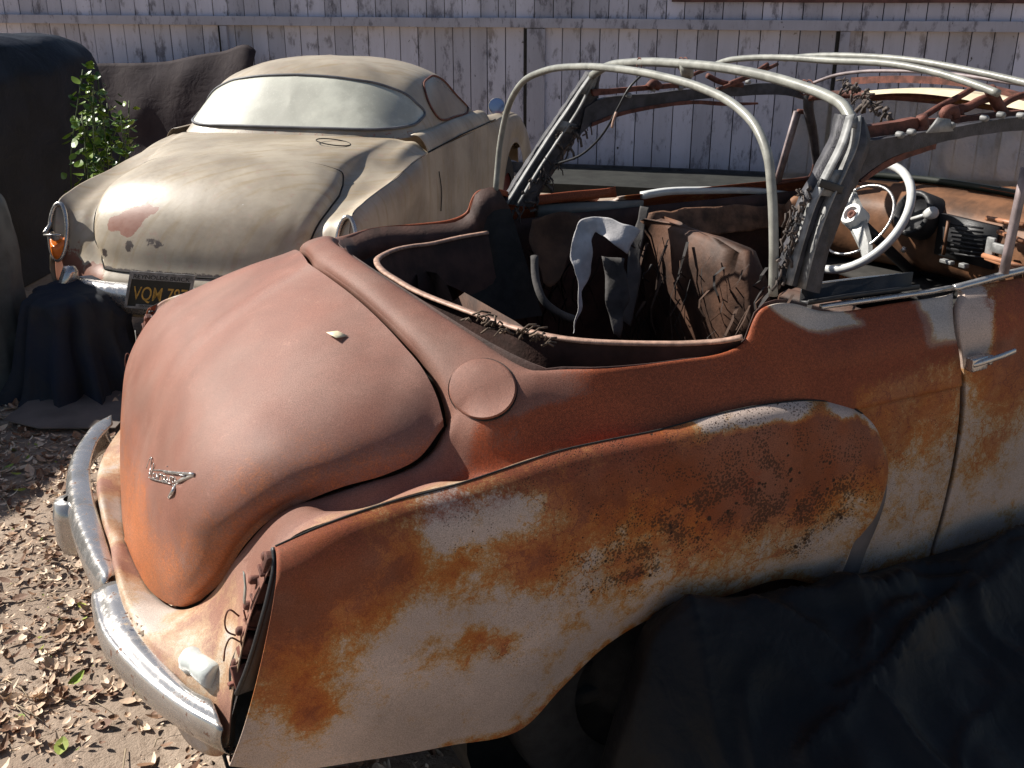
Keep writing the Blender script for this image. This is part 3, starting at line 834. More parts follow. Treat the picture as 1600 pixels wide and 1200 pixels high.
# ---------------------------------------------------------------- broken tail lamps in the ends of the wings
def lamp(s):
    def q(u, v, y): p = aY(u, v, y); return V((p.x, p.y*s, p.z))
    outer = [q(430, 856, -.72), q(431, 880, -.735), q(422, 930, -.75), q(410, 975, -.755), q(397, 1020, -.755), q(383, 1060, -.75), q(372, 1085, -.74)]
    inner = [q(424, 858, -.705), q(410, 885, -.69), q(396, 925, -.685), q(384, 970, -.685), q(370, 1010, -.685), q(358, 1045, -.685), q(358, 1078, -.70)]
    o = crk(outer, 4); i_ = crk(inner, 4)
    back = [(a+b)/2+V((.055, 0, 0)) for a, b in zip(o, i_)]
    mb = MB(); mb.grid([i_, [a.lerp(b, .5)+V((.01, 0, 0)) for a, b in zip(i_, back)], back, [a.lerp(b, .5)+V((.01, 0, 0)) for a, b in zip(o, back)], o], flip=(s < 0))
    L = mb.build('tail_lamp', M['blackmetal'], car, solid=.002)
    MB().tube([p+V((-.002, s*.002, 0)) for p in o], .0045, 7).build('rim', M['blackmetal'], L)
    MB().tube([p+V((.003, 0, 0)) for p in i_[:14]], .003, 6).build('rim', M['tubedark'], L)
    random.seed(5)
    mb = MB()
    for k, (u, v, y) in enumerate([(404, 925, -.70), (394, 965, -.70), (382, 1010, -.705), (368, 1058, -.71), (416, 880, -.715)]):
        c = q(u, v, y)
        Mx = Matrix.Rotation(random.uniform(-.5, .5), 3, 'X') @ Matrix.Rotation(random.uniform(-.6, .6), 3, 'Y')
        mb.box(c+V((.01, 0, 0)), (.030, .018, .040), Mx); mb.box(c+V((-.004, .004, -.014)), (.018, .024, .006), Mx)
    mb.each('lamp_bracket', M['rustbar'], L, bevel=.002)
    mb = MB()
    for (u, v, y) in [(398, 905, -.69), (390, 945, -.69), (378, 985, -.69), (371, 1035, -.695), (418, 868, -.71)]:
        c = q(u, v, y); mb.lathe(c+V((-.004, 0, 0)), (-1, 0, .2), [(.008, -.01), (.008, .003), (.005, .006), (0, .006)], 10)
    mb.each('bolt', M['rustbar'], L)
    for wpx in ([(385, 960, -.70), (370, 950, -.70), (363, 965, -.695), (368, 985, -.695), (380, 990, -.70)],
                [(386, 1000, -.70), (372, 994, -.705), (364, 1008, -.70), (361, 1030, -.70)],
                [(392, 950, -.70), (396, 975, -.705), (388, 995, -.71), (390, 1020, -.71), (380, 1035, -.71)]):
        MB().tube(crk([q(*w)+V((-.012, 0, 0)) for w in wpx], 5), .0016, 5).build('wire', M['rustbar'], L)
    mb = MB(); pl = [q(391, 893, -.70), q(393, 915, -.70), q(391, 940, -.70)]
    mb.sweep([p+V((-.01, 0, 0)) for p in pl], [(-.006, -.001), (.006, -.001), (.006, .001), (-.006, .001)], V((-1, 0, 0)))
    mb.build('contact_strip', M['tube'], L)
lamp(1); lamp(-1)
# inner wing edge under lamp
mb = MB(); mb.grid([[aY(372, 1085, -.742), aY(362, 1120, -.748), aY(358, 1190, -.748)], [aY(372, 1085, -.742)+V((.02, .05, 0)), aY(362, 1120, -.748)+V((.02, .06, 0)), aY(358, 1190, -.748)+V((.02, .05, 0))]])
mb.build('wing_flange', M['blackmetal'], car)

# ---------------------------------------------------------------- hood frame
def xpts(l, x): return [aX(u, v, x) for u, v in l]
hA = [aY(774, 303, .675), aX(783, 215, 1.16), aX(795, 165, 1.158), aX(815, 130, 1.155), aX(850, 111, 1.155), aX(905, 104, 1.155), aX(960, 107, 1.15), aX(1040, 121, 1.145), aX(1100, 139, 1.14), aX(1150, 166, 1.13), aX(1182, 200, 1.12), aX(1200, 245, 1.11), aX(1206, 300, 1.105), aX(1209, 380, 1.102), aY(1208, 462, -.69)]
mb = MB().tube(crk(hA, 5), .0092, 10); mb.build('rear_bow', M['tube'], car)
hB = [aX(925, 118, 1.42), aX(950, 103, 1.41), aX(985, 98, 1.41), aX(1070, 100, 1.40), aX(1160, 111, 1.39), aX(1250, 134, 1.375), aX(1295, 151, 1.37), aX(1318, 166, 1.36), aX(1332, 190, 1.35)]
mb = MB().tube(crk(hB, 5), .0118, 10); mb.build('main_bow', M['tube'], car)
MB().tube(crk(xpts([(1120, 100), (1135, 95), (1165, 91), (1220, 90), (1300, 95), (1394, 100), (1469, 115), (1534, 136), (1560, 146)], 1.62), 4), .0082, 8).build('roof_bow', M['tube'], car)
MB().tube(crk(xpts([(1225, 92), (1262, 88), (1347, 88), (1431, 95), (1499, 107), (1566, 121), (1610, 132), (1680, 158)], 1.88), 4), .0082, 8).build('roof_bow', M['tube'], car)
MB().tube(crk(xpts([(1270, 130), (1300, 119), (1345, 112), (1400, 111), (1470, 114), (1560, 126), (1650, 140)], 2.05), 4), .005, 6).build('roof_bow', M['tubedark'], car)
# wires round the bow
mb = MB()
for u0 in (1000, 1065, 1072, 1258, 1266):
    c = aX(u0, 100 if u0 < 1100 else 137, 1.40)
    mb.tube([c+V((.0, .016*math.cos(a)+ .006*math.sin(a*.5), .016*math.sin(a))) for a in [k*math.pi/5 for k in range(11)]], .0016, 4)
mb.each('tie_wire', M['rustbar'], car)

def pillar(s):
    def q(u, v, y): p = aY(u, v, y); return V((p.x, p.y*s, p.z))
    L = [q(1218, 440, -.69), q(1236, 375, -.685), q(1257, 311, -.675), q(1282, 262, -.66), q(1302, 222, -.645), q(1316, 178, -.62)]
    Rr = [q(1272, 455, -.69), q(1288, 385, -.685), q(1314, 320, -.675), q(1338, 262, -.66), q(1350, 222, -.645), q(1342, 185, -.62)]
    L = crk(L, 5); Rr = crk(Rr, 5)
    def off_(P_, d): return [p+V((0, d*s, 0)) for p in P_]
    def lerpP(w): return [a.lerp(b, w) for a, b in zip(L, Rr)]
    # rough body of the pillar
    mb = MB()
    def rough(P_, d, k):
        return [p+V((0, d*s+.006*noise.noise(p*30+V((k, 0, 0))), .004*noise.noise(p*25))) for p in P_]
    ring = [rough(lerpP(.42), -.022, 1), rough(lerpP(.7), -.026, 2), rough(lerpP(1.0), -.016, 3), rough(lerpP(1.02), .02, 4), rough(lerpP(.05), .022, 5), rough(lerpP(0), 0, 6), rough(lerpP(.42), -.012, 7)]
    mb.grid(ring, closeu=False, flip=(s > 0)); 
    P_ = mb.build('pillar', M['frame'], car)
    # channel rails
    for w in (.02, .40):
        mb = MB().sweep(off_(lerpP(w), -.024), [(-.0022, -.011), (.0022, -.011), (.0022, .008), (-.0022, .008)], V((0, -s, 0)), cap=True)
        mb.build('channel_rail', M['ivory2'], P_)
    mb = MB()
    for t0, t1 in ((.50, .56), (.44, .485), (.93, 1.0)):
        n = len(L)-1
        seg = [int(t0*n), int(t1*n)+1]
        a0 = off_(lerpP(.02), -.025); a1 = off_(lerpP(.40), -.027)
        mb.grid([a0[seg[0]:seg[1]+1], a1[seg[0]:seg[1]+1]], flip=(s > 0))
    mb.each('cross_plate', M['ivory2'], P_, solid=.004)
    mb = MB(); n = len(L)-1; k = int(.485*n)+1
    mb.box((lerpP(.2)[k]).lerp(lerpP(.2)[k-1], .5)+V((0, -.03*s, 0)), (.062, .008, .016), Matrix.Rotation(R(18), 3, 'Y'))
    mb.build('strap', M['blackmetal'], P_, bevel=.002)
    # torn lining stuck along the edge
    mb = MB(); random.seed(11)
    for k in range(70):
        i = random.randint(0, 12); p = L[i]+V((random.uniform(-.022, .002), random.uniform(-.02, .02), random.uniform(-.02, .02)))
        q2 = p+V((random.uniform(-.012, .01), random.uniform(-.01, .01), random.uniform(-.03, .0)))
        mb.tube([p, (p+q2)/2+V((.004, 0, 0)), q2], random.uniform(.0015, .004), 4)
    tag(mb.build('torn_lining', simple('frayed lining', (.10, .08, .07), .95, 0, .5, 80), P_), kind='stuff')
M['ivory2'] = simple('chalky grey paint', (.24, .24, .235), .5, 0, .35, 40, .1)
pillar(1)
# far pillar traced on its own plane
def far_pillar():
    L = [aY(u, v, y) for u, v, y in [(785, 318, .68), (820, 262, .672), (855, 208, .665), (880, 172, .655), (898, 145, .645), (921, 112, .62)]]
    Rr = [aY(u, v, y) for u, v, y in [(830, 322, .68), (862, 266, .672), (895, 218, .665), (918, 182, .655), (930, 150, .645), (936, 116, .62)]]
    L = crk(L, 5); Rr = crk(Rr, 5)
    def lp_(w, d): return [a.lerp(b, w)+V((0, d, 0)) for a, b in zip(L, Rr)]
    mb = MB()
    ring = [lp_(.35, -.02), lp_(.7, -.026), lp_(1, -.014), lp_(1, .02), lp_(0, .02), lp_(0, 0), lp_(.35, -.01)]
    ring = [[p+V((.006*noise.noise(p*28+V((k, 3, 0))), .005*noise.noise(p*30), 0)) for p in r] for k, r in enumerate(ring)]
    mb.grid(ring, flip=True); P_ = mb.build('pillar', M['frame'], car)
    for w in (.0, .36):
        MB().sweep(lp_(w, -.024), [(-.002, -.010), (.002, -.010), (.002, .008), (-.002, .008)], V((0, -1, 0))).build('channel_rail', M['ivory2'], P_)
    a0 = lp_(.0, -.026)[11:14]; a1 = lp_(.5, -.028)[10:14]
    mb = MB(); mb.grid([lp_(0, -.026)[11:14], lp_(.6, -.030)[11:14]], flip=True); mb.grid([lp_(0, -.024)[20:], lp_(.6, -.026)[20:]], flip=True)
    mb.each('cross_plate', M['ivory2'], P_, solid=.004)
    mb = MB(); random.seed(12)
    for k in range(90):
        i = random.randint(0, 14); w = random.uniform(.3, 1.05); p = lp_(w, -.02)[i]+V((0, random.uniform(-.02, .02), random.uniform(-.02, .02)))
        q2 = p+V((random.uniform(-.03, .03), random.uniform(-.01, .01), random.uniform(-.05, .01)))
        mb.tube([p, (p+q2)/2+V((.006, 0, 0)), q2], random.uniform(.002, .005), 4)
    tag(mb.build('torn_lining', bpy.data.materials['frayed lining'], P_), kind='stuff')
far_pillar()

def strip(name, up, lo, y0, mat, th=.018, parent=None, y1=None):
    n = len(up)
    ys = [y0+((y1 if y1 is not None else y0)-y0)*i/(n-1) for i in range(n)]
    U = crk([aY(u, v, y) for (u, v), y in zip(up, ys)], 4); Lw = crk([aY(u, v, y) for (u, v), y in zip(lo, ys)], 4)
    mb = MB()
    f = V((0, th, 0)); k = 1 if y0 < 0 else 1
    rg_ = [U, Lw, [p+f for p in Lw], [p+f for p in U], U]
    rg_ = [[p+V((0, .0015*noise.noise(p*40), .0015*noise.noise(p*33+V((7, 0, 0))))) for p in r] for r in rg_]
    rg_[-1] = rg_[0]
    mb.grid(rg_, flip=False)
    b = len(mb.v)
    return mb.build(name, mat, parent or car, sharp=40)
# near side rail: dark flat rail curving forward from the pillar
strip('side_rail', [(1332, 235), (1347, 223), (1372, 218), (1401, 214), (1440, 207), (1487, 200), (1534, 191), (1600, 182), (1680, 178)],
      [(1322, 300), (1341, 281), (1375, 257), (1394, 246), (1431, 234), (1469, 223), (1525, 212), (1600, 203), (1680, 200)], -.63, M['frame'])
strip('rail_lining', [(1345, 281), (1375, 258), (1395, 247), (1431, 233), (1464, 224)], [(1347, 286), (1375, 268), (1395, 258), (1431, 242), (1462, 233)], -.625, M['rustbar'], .01)
strip('rail_bar', [(1345, 199), (1370, 195), (1400, 191), (1435, 184)], [(1349, 217), (1375, 213), (1403, 209), (1437, 203)], -.60, M['rustbar'], .02)
strip('rail_bar', [(1430, 187), (1487, 184), (1540, 178), (1600, 172)], [(1430, 198), (1487, 193), (1540, 187), (1600, 181)], -.585, M['rustbar'], .015)
for pts, r, y in (([(1440, 184), (1470, 165), (1500, 150), (1523, 136)], .007, -.56), ([(1440, 181), (1442, 200), (1436, 208)], .012, -.60), ([(1500, 182), (1498, 172), (1512, 168), (1530, 158), (1548, 152)], .010, -.56),
                  ([(1546, 138), (1552, 150), (1560, 165), (1568, 178)], .013, -.57), ([(1560, 168), (1580, 155), (1620, 144)], .008, -.55), ([(1480, 186), (1475, 178), (1490, 172), (1492, 184)], .012, -.58)):
    MB().tube(crk([aY(u, v, y) for u, v in pts], 4), r, 7).build('hinge_link', M['rustbar'], car)
mb = MB()
for u, v in ((1408, 211), (1426, 207), (1487, 196), (1540, 185), (1566, 180), (1597, 181)):
    mb.lathe(aY(u, v, -.635), (0, -1, 0), [(.007, -.01), (.007, .003), (.004, .007), (0, .007)], 10)
mb.each('rail_bolt', M['ivory2'], car)
mb = MB(); P4 = [aY(1450, 208, -.64), aY(1468, 184, -.64), aY(1485, 186, -.64), aY(1490, 205, -.64)]
mb.grid([[P4[0], P4[3]], [P4[1], P4[2]]]); mb.build('gusset', M['ivory2'], car, solid=.006)
# far side rail
strip('side_rail', [(915, 168), (939, 155), (977, 149), (1024, 146), (1060, 141), (1144, 135), (1195, 130), (1262, 135)],
      [(905, 212), (930, 190), (967, 176), (1010, 166), (1050, 160), (1161, 150), (1229, 149), (1266, 158)], .62, M['frame'], .018)
strip('rail_lining', [(925, 192), (967, 176), (1024, 164), (1080, 157), (1140, 160), (1185, 160)], [(925, 198), (967, 182), (1024, 170), (1080, 163), (1140, 166), (1185, 163)], .615, M['rustbar'], .008)
strip('rail_bar', [(925, 140), (977, 137), (1014, 133), (1061, 130)], [(928, 150), (977, 145), (1014, 141), (1061, 137)], .60, M['rustbar'], .012)
for pts, r, y in (([(1014, 136), (1020, 130), (1030, 136)], .014, .59), ([(1062, 130), (1080, 118), (1105, 108)], .006, .55), ([(1140, 130), (1170, 118), (1200, 100)], .007, .57), ([(1105, 118), (1125, 128), (1160, 133)], .009, .6), ([(1120, 140), (1160, 125), (1215, 100)], .006, .57)):
    MB().tube(crk([aY(u, v, y) for u, v in pts], 4), r, 7).build('hinge_link', M['rustbar'], car)
mb = MB()
for u, v in ((1021, 139), (1064, 137), (1070, 134), (1170, 128), (983, 149)):
    mb.lathe(aY(u, v, .60), (0, -1, 0), [(.008, -.01), (.008, .004), (.004, .007), (0, .007)], 10)
mb.each('rail_bolt', M['ivory2'], car)
mb = MB().tube([aX(1072, 103, 1.40), aX(1074, 116, 1.43)], .017, 10); mb.build('bow_clamp', M['tube'], car)
# hanging cable from the bow
MB().tube(crk([aY(1003, 117, .30), aY(985, 135, .30), aY(965, 170, .32), aY(945, 205, .36), aY(915, 237, .45), (aY(868, 257, .62))], 5), .0035, 6).build('cable', M['blackmetal'], car)
MB().tube(crk([aY(963, 175, .32), aY(958, 190, .32), aY(956, 200, .32)], 4), .004, 6).build('cable', M['edge'], car)
# header rail, sunlit pale timber over a brown rail
X_h = 2.36
def hstrip(name, up, lo, x, mat, th, dx=0):
    U = crk([aX(u, v, x) for u, v in up], 4); Lw = crk([aX(u, v, x-dx) for u, v in lo], 4)
    mb = MB(); f = V((th, 0, 0)); mb.grid([U, Lw, [p+f for p in Lw], [p+f for p in U], U]); return mb.build(name, mat, car, sharp=40)
M['timber'] = simple('pale bare timber', (.62, .52, .36), .6, 0, .15, 20, .1)
hstrip('header_timber', [(1354, 142), (1390, 139), (1431, 138), (1487, 141), (1534, 148), (1600, 156), (1680, 172)], [(1354, 149), (1390, 146), (1431, 146), (1487, 152), (1534, 161), (1600, 172), (1680, 190)], X_h, M['timber'], .05, .03)
hstrip('windscreen_header', [(1352, 150), (1390, 148), (1431, 148), (1487, 152), (1534, 161), (1600, 172), (1680, 190)], [(1352, 159), (1390, 156), (1431, 156), (1487, 161), (1534, 169), (1600, 182), (1680, 200)], X_h+.03, simple('orange brown varnish', (.20, .09, .035), .5), .04, .01)
hstrip('roof_bow', [(1330, 121), (1370, 119), (1431, 119), (1506, 126), (1544, 134), (1600, 148), (1660, 165)], [(1330, 132), (1370, 130), (1431, 130), (1506, 136), (1544, 143), (1600, 158), (1660, 175)], 2.12, M['rustbar'], .02)
# corner debris between bow and rail
mb = MB(); random.seed(21)
for k in range(60):
    t = random.random(); u = 1318+t*78+random.uniform(-6, 6); v = 128+t*55+random.uniform(-9, 7)
    p = aX(u, v, 1.9+.2*random.random()); q2 = p+V((random.uniform(-.02, .02), random.uniform(-.03, .03), random.uniform(-.03, .01)))
    mb.tube([p, p.lerp(q2, .5)+V((0, .004, 0)), q2], random.uniform(.002, .007), 5)
tag(mb.build('torn_lining', bpy.data.materials['frayed lining'], car), kind='stuff')

# windscreen: frame, posts, glass, cowl
def glassmat(name, col, a, rough=.15):
    t = NT(name)
    n = t.noise(6, 6, .6); n2 = t.noise(90, 3)
    t.set(col=t.mix(t.ramp(n2, .5, .8), col, tuple(c*.8 for c in col)), rough=rough, alpha=t.ramp(n, .3, .75, a*.75, min(a*1.2, 1)), spec=.6)
    return t.mat
M['screen'] = glassmat('dusty windscreen glass', (.46, .47, .45), .62)
bot = [(2.42, .66, 1.03), (2.50, .60, 1.045), (2.58, .40, 1.06), (2.61, .15, 1.07), (2.61, -.15, 1.07), (2.58, -.40, 1.06), (2.50, -.60, 1.045), (2.42, -.66, 1.03)]
topg = [(2.27, .585, 1.325), (2.33, .53, 1.335), (2.38, .36, 1.345), (2.40, .13, 1.35), (2.40, -.13, 1.35), (2.38, -.36, 1.345), (2.33, -.53, 1.335), (2.27, -.585, 1.325)]
bot = [V(p) for p in bot]; topg = [V(p) for p in topg]
gw = tensor([bot, [(a+b)/2+V((.012, 0, 0)) for a, b in zip(bot, topg)], topg], 4, 4)
MB().grid(gw).build('windscreen', M['screen'], car)
sq = [(-.012, -.010), (.012, -.010), (.012, .010), (-.012, .010)]
MB().sweep(crk(bot, 4), sq, V((0, 0, 1))).build('windscreen_seal', simple('perished green black seal', (.022, .028, .018), .6), car)
MB().sweep(crk(topg, 4), [(-.015, -.012), (.015, -.012), (.015, .012), (-.015, .012)], V((0, 0, 1))).build('windscreen_header', M['rustbar'], car)
for s in (1, -1):
    a = V((2.27, .585*s, 1.33)); b = V((2.43, .665*s, 1.02))
    MB().tube(crk([a+V((0, 0, .02)), a, a.lerp(b, .5)+V((.01, .01*s, 0)), b, b+V((.01, 0, -.05))], 4), .017, 8, rs=None).build('windscreen_post', M['frame'], car)
    # quarter vent frame
    v0 = V((2.26, .69*s, 1.02)); v1 = V((2.265, .625*s, 1.275)); v2 = V((2.30, .615*s, 1.27)); v3 = V((2.40, .665*s, 1.06)); v4 = V((2.40, .68*s, 1.03))
    qv = MB().sweep([v0, v0.lerp(v1, .5), v1], [(-.012, -.006), (.012, -.006), (.012, .006), (-.012, .006)], V((0, s, 0))).build('quarter_vent', M['tubedark'], car)
    MB().tube(crk([v1, v2, v2.lerp(v3, .5)+V((.015, 0, .01)), v3, v4], 4), .008, 6).build('vent_frame', M['rustbar'], qv)
    MB().tube(crk([v4, v0.lerp(v4, .5), v0], 3), .008, 6).build('vent_frame', M['rustbar'], qv)
    mb = MB(); mb.grid([[v0, v0.lerp(v1, .5), v1], [v4, v3.lerp(v4, .2), v2]]); mb.build('vent_glass', M['screen'], qv)
# cowl + dashboard
M['dash'] = simple('rusty orange dashboard', (.15, .068, .032), .6, 0, .55, 9, .3)
cw = [[V((p.x-.03, p.y*.97, p.z-.012)) for p in bot], [V((p.x-.10, p.y*.96, p.z-.035)) for p in bot], [V((p.x-.16, p.y*.96, p.z-.075)) for p in bot], [V((p.x-.17, p.y*.96, p.z-.16)) for p in bot], [V((p.x-.14, p.y*.96, p.z-.26)) for p in bot], [V((p.x-.05, p.y*.96, p.z-.30)) for p in bot]]
dash = MB().grid(tensor(cw, 4, 4), flip=True).build('dashboard', M['dash'], car, solid=.004)
def dpt(u, v, x): return aX(u, v, x)
mb = MB(); c = dpt(1432, 335, 2.42); mb.lathe(c, (-1, 0, .35), [(.075, -.08), (.075, .02), (.062, .03), (.058, .01), (0, .01)], 24); mb.build('instrument', M['blackmetal'], dash)
mb = MB(); mb.tube([dpt(1425, 342, 2.38), dpt(1445, 336, 2.35)], .006, 8); mb.lathe(dpt(1455, 333, 2.33), (-.3, -.8, .3), [(.0, -.03), (.014, -.028), (.019, -.005), (.019, .012), (.012, .018), (0, .02)], 14); mb.build('knob', M['ivory'], dash)
mb = MB()
for k in range(8):
    a = dpt(1486, 350+k*6.5, 2.40); b = dpt(1536, 357+k*6.5, 2.41); mb.tube([a, b], .0035, 5)
mb.box(dpt(1511, 376, 2.44), (.02, .22, .13)); mb.build('speaker_grille', M['blackmetal'], dash)
mb = MB(); mb.sweep([dpt(1482, 345, 2.395), dpt(1477, 375, 2.395), dpt(1474, 398, 2.40)], [(-.004, -.004), (.004, -.004), (.004, .004), (-.004, .004)], V((-1, 0, 0))); mb.each('dash_moulding', M['dash'], dash)
mb = MB(); mb.box(dpt(1548, 385, 2.38), (.012, .03, .055)); mb.box(dpt(1562, 389, 2.37), (.012, .05, .03)); mb.each('radio_plate', M['ivory2'], dash, bevel=.004)
mb = MB()
for a, b in (((1542, 341), (1600, 352)), ((1560, 362), (1600, 378)), ((1536, 399), (1600, 418)), ((1541, 403), (1600, 425))):
    mb.tube([dpt(*a, 2.37), dpt(*b, 2.35)], .008, 6)
mb.each('dash_moulding', simple('bare rust orange moulding', (.38, .17, .09), .5), dash)
mb = MB(); mb.box(dpt(1480, 409, 2.36), (.02, .045, .012)); mb.box(dpt(1506, 415, 2.36), (.02, .025, .014)); mb.each('switch', M['ivory2'], dash, bevel=.003)
mb = MB(); mb.tube([dpt(1414, 387, 2.35), dpt(1410, 393, 2.34)], .008, 8); mb.build('key_switch', M['chrome2'], dash)
# parcel shelf
mb = MB(); mb.box((2.42, 0, .76), (.22, 1.2, .012)); mb.build('parcel_shelf', M['under'], car)

# steering wheel
swc = aX(1334, 338, 2.18)
wv = V((.60, 0, .80)); wy = V((0, 1, 0)); wnrm = wy.cross(wv).normalized(); wnrm = wnrm if wnrm.x < 0 else -wnrm
sw = MB().tube([swc+(wy*math.cos(a)+wv*math.sin(a))*.192 for a in [k*2*math.pi/48 for k in range(49)]], .0135, 10, cap=False).build('steering_wheel', M['ivory'], car)
mb = MB(); mb.tube([swc-wnrm*.0+(wy*math.cos(a)+wv*math.sin(a))*.125-wnrm*.02 for a in [k*2*math.pi/40 for k in range(41)]], .0045, 8, cap=False); mb.build('horn_ring', M['chrome2'], sw)
mb = MB()
sp = [(-.19, .020), (-.12, .027), (-.04, .036), (0, .040), (.04, .036), (.12, .027), (.19, .020)]
sp_dir = (wv*.63+wy*.78).normalized(); sp_side = wnrm.cross(sp_dir).normalized()
rows_ = []
for (q_, w_), hh in zip(sp, (0, -.02, -.012, -.010, -.012, -.02, 0)):
    c = swc+sp_dir*q_+wnrm*hh
    rows_.append([c-sp_side*w_*.8-wnrm*.006, c-sp_side*w_*.5+wnrm*.007, c+sp_side*w_*.5+wnrm*.007, c+sp_side*w_*.8-wnrm*.006, c-sp_side*w_*.8-wnrm*.0062])
mb.grid(rows_, flip=True); mb.grid(rows_); mb.build('spoke', M['ivory'], sw, sharp=45)
mb = MB().lathe(swc+wnrm*.0, wnrm, [(.038, -.03), (.038, .012), (.034, .020), (.024, .020), (.022, .008), (0, .008)], 26); hb = mb.build('hub', M['ivory'], sw, sharp=40)
MB().lathe(swc+wnrm*.012, wnrm, [(.014, -.01), (.014, .004), (.008, .004), (.007, -.002), (0, -.002)], 18).build('hub_nut', M['rustbar'], hb)
MB().tube([swc-wnrm*.01, swc-wnrm*.30, swc-wnrm*.6], .018, 10).build('steering_column', M['blackmetal'], car)
# window post standing on the near door
MB().sweep([aY(1568, 428, -.69), aY(1580, 370, -.688), aY(1593, 310, -.684), aY(1603, 262, -.68)], [(-.008, -.007), (.008, -.007), (.008, .007), (-.008, .007)], V((0, 1, 0))).build('window_post', M['tubedark'], car)

# ---------------------------------------------------------------- seats and torn trim
M['seat'] = simple('cracked brown seat leather', (.085, .040, .023), .7, 0, .6, 7, .6)
def seat(x0, yc, wd, hgt, lean, nm='seat'):
    gB_ = []
    for k, (z, dx, th) in enumerate(((.45, 0, .10), (.60, .03, .12), (.75, .06, .12), (.88, .09, .10), (hgt, .11, .06))):
        ring = []
        for a in [i*2*math.pi/20 for i in range(20)]:
            cx = math.copysign(abs(math.cos(a))**.5, math.cos(a)); sy = math.copysign(abs(math.sin(a))**.35, math.sin(a))
            w = wd*(1 if z < .85 else (.97 if z < hgt else .90))
            ring.append(V((x0-lean*(z-.45)+cx*th/2*1.0+.03*noise.noise(V((math.cos(a)*2, sy*5, z*9+yc))), yc+sy*w/2, z+.035*noise.noise(V((sy*6, z*4, 3+x0))))))
        gB_.append(ring)
    top = gB_[-1]; c = sum(top, V())/len(top)+V((0, 0, .012)); gB_.append([c.lerp(p, .5)+V((0, 0, .006)) for p in top]); gB_.append([c for p in top])
    b = MB().grid(gB_, closeu=True, flip=True).build(nm, M['seat'], car)
    mb = MB(); gC = []
    for z, g2 in ((.32, .96), (.36, 1), (.44, 1), (.48, .95), (.49, .6), (.49, 0)):
        gC.append([V((x0+.26+math.copysign(abs(math.cos(a))**.4, math.cos(a))*.25*g2, yc+math.copysign(abs(math.sin(a))**.4, math.sin(a))*wd/2*g2, z)) for a in [i*2*math.pi/20 for i in range(20)]])
    mb.grid(gC, closeu=True, flip=True); mb.build('cushion', M['seat'], b)
seat(1.78, .34, .60, .965, .22); seat(1.78, -.34, .60, .90, .22); seat(.95, 0, 1.2, .80, .25, 'rear_seat')
# hanging torn trim
def cloth(name, px_rows, mat, parent, th=.002, ku=6, kv=6, wob=.006, sc=18, top=False, **tagk):
    cg = [[(aY(u, v, y)) for u, v, y in r] for r in px_rows]
    gg = tensor(cg, ku, kv)
    gg = [[p+V((noise.noise(p*sc), noise.noise(p*sc+V((9, 2, 1))), noise.noise(p*sc+V((3, 8, 4)))))*wob for p in r] for r in gg]
    return MB().grid(gg).build(name, mat, parent, solid=th, solid_off=0)
M['trimgrey'] = simple('grey lining cloth', (.075, .07, .068), .95, 0, .5, 10, .5)
cloth('torn_trim', [[(1000, 322, .62), (1014, 324, .6)], [(996, 345, .6), (1010, 348, .58)], [(985, 380, .56), (1003, 385, .54)], [(980, 430, .5), (1000, 440, .48)], [(972, 500, .45), (985, 510, .44)]], M['trimgrey'], car)
cloth('torn_trim', [[(940, 400, .35), (975, 405, .3)], [(945, 440, .35), (980, 450, .3)], [(950, 480, .33), (975, 490, .3)], [(960, 520, .3), (970, 530, .3)]], M['trimgrey'], car, wob=.015)
cloth('torn_trim', [[(835, 340, .6), (880, 335, .6), (910, 340, .6)], [(830, 370, .58), (870, 375, .56), (900, 372, .55)], [(838, 400, .55), (868, 405, .53), (885, 400, .52)], [(850, 440, .5), (860, 450, .5), (870, 440, .5)]], simple('brown torn lining', (.09, .045, .025), .9, 0, .5, 10, .5), car, wob=.02, sc=9)
cloth('torn_trim', [[(1015, 332, .64), (1080, 326, .64), (1150, 322, .64), (1235, 318, .64)], [(1012, 350, .62), (1085, 348, .62), (1150, 345, .62), (1230, 338, .62)], [(1010, 365, .62), (1085, 368, .60), (1160, 362, .61), (1232, 352, .62)]], simple('cracked brown door top', (.16, .08, .045), .75, 0, .6, 18, .6), car, wob=.01)
mb = MB(); random.seed(44)
for k in range(150):
    yy = random.uniform(-.6, .62); x0_ = 1.62+random.uniform(-.06, .03); z0_ = random.uniform(.62, .96)
    if random.random() < .3: x0_ = random.uniform(.9, 1.5); yy = .62; z0_ = random.uniform(.7, .95)
    L_ = random.uniform(.04, .22); w_ = random.uniform(.0015, .009); b = len(mb.v); n_ = 5
    for i in range(n_):
        f = i/(n_-1); c = V((x0_-.03*math.sin(f*3)+.02*noise.noise(V((k, f*3, 0))), yy+.03*noise.noise(V((k, f*2, 5))), z0_-L_*f)); ww = w_*(1-.7*f)*(1+.5*noise.noise(V((k*3, f*6, 1))))
        mb.v += [c+V((0, -ww, .004)), c+V((0, ww, 0))]
    for i in range(n_-1): mb.f.append((b+2*i, b+2*i+1, b+2*i+3, b+2*i+2)); mb.m.append(k % 2)
tag(mb.build('shredded_upholstery', [simple('dark shredded vinyl', (.018, .014, .013), .8, 0, .5, 20), simple('rusty brown wadding', (.05, .026, .016), .9, 0, .5, 20)], car, smooth=False), kind='stuff')
# dangling curved pipe in the rear
MB().tube(crk([aY(835, 400, .5), aY(838, 440, .46), aY(850, 470, .42), aY(875, 490, .4), aY(900, 500, .38)], 5), .012, 8).build('trim_pipe', M['trimgrey'], car)

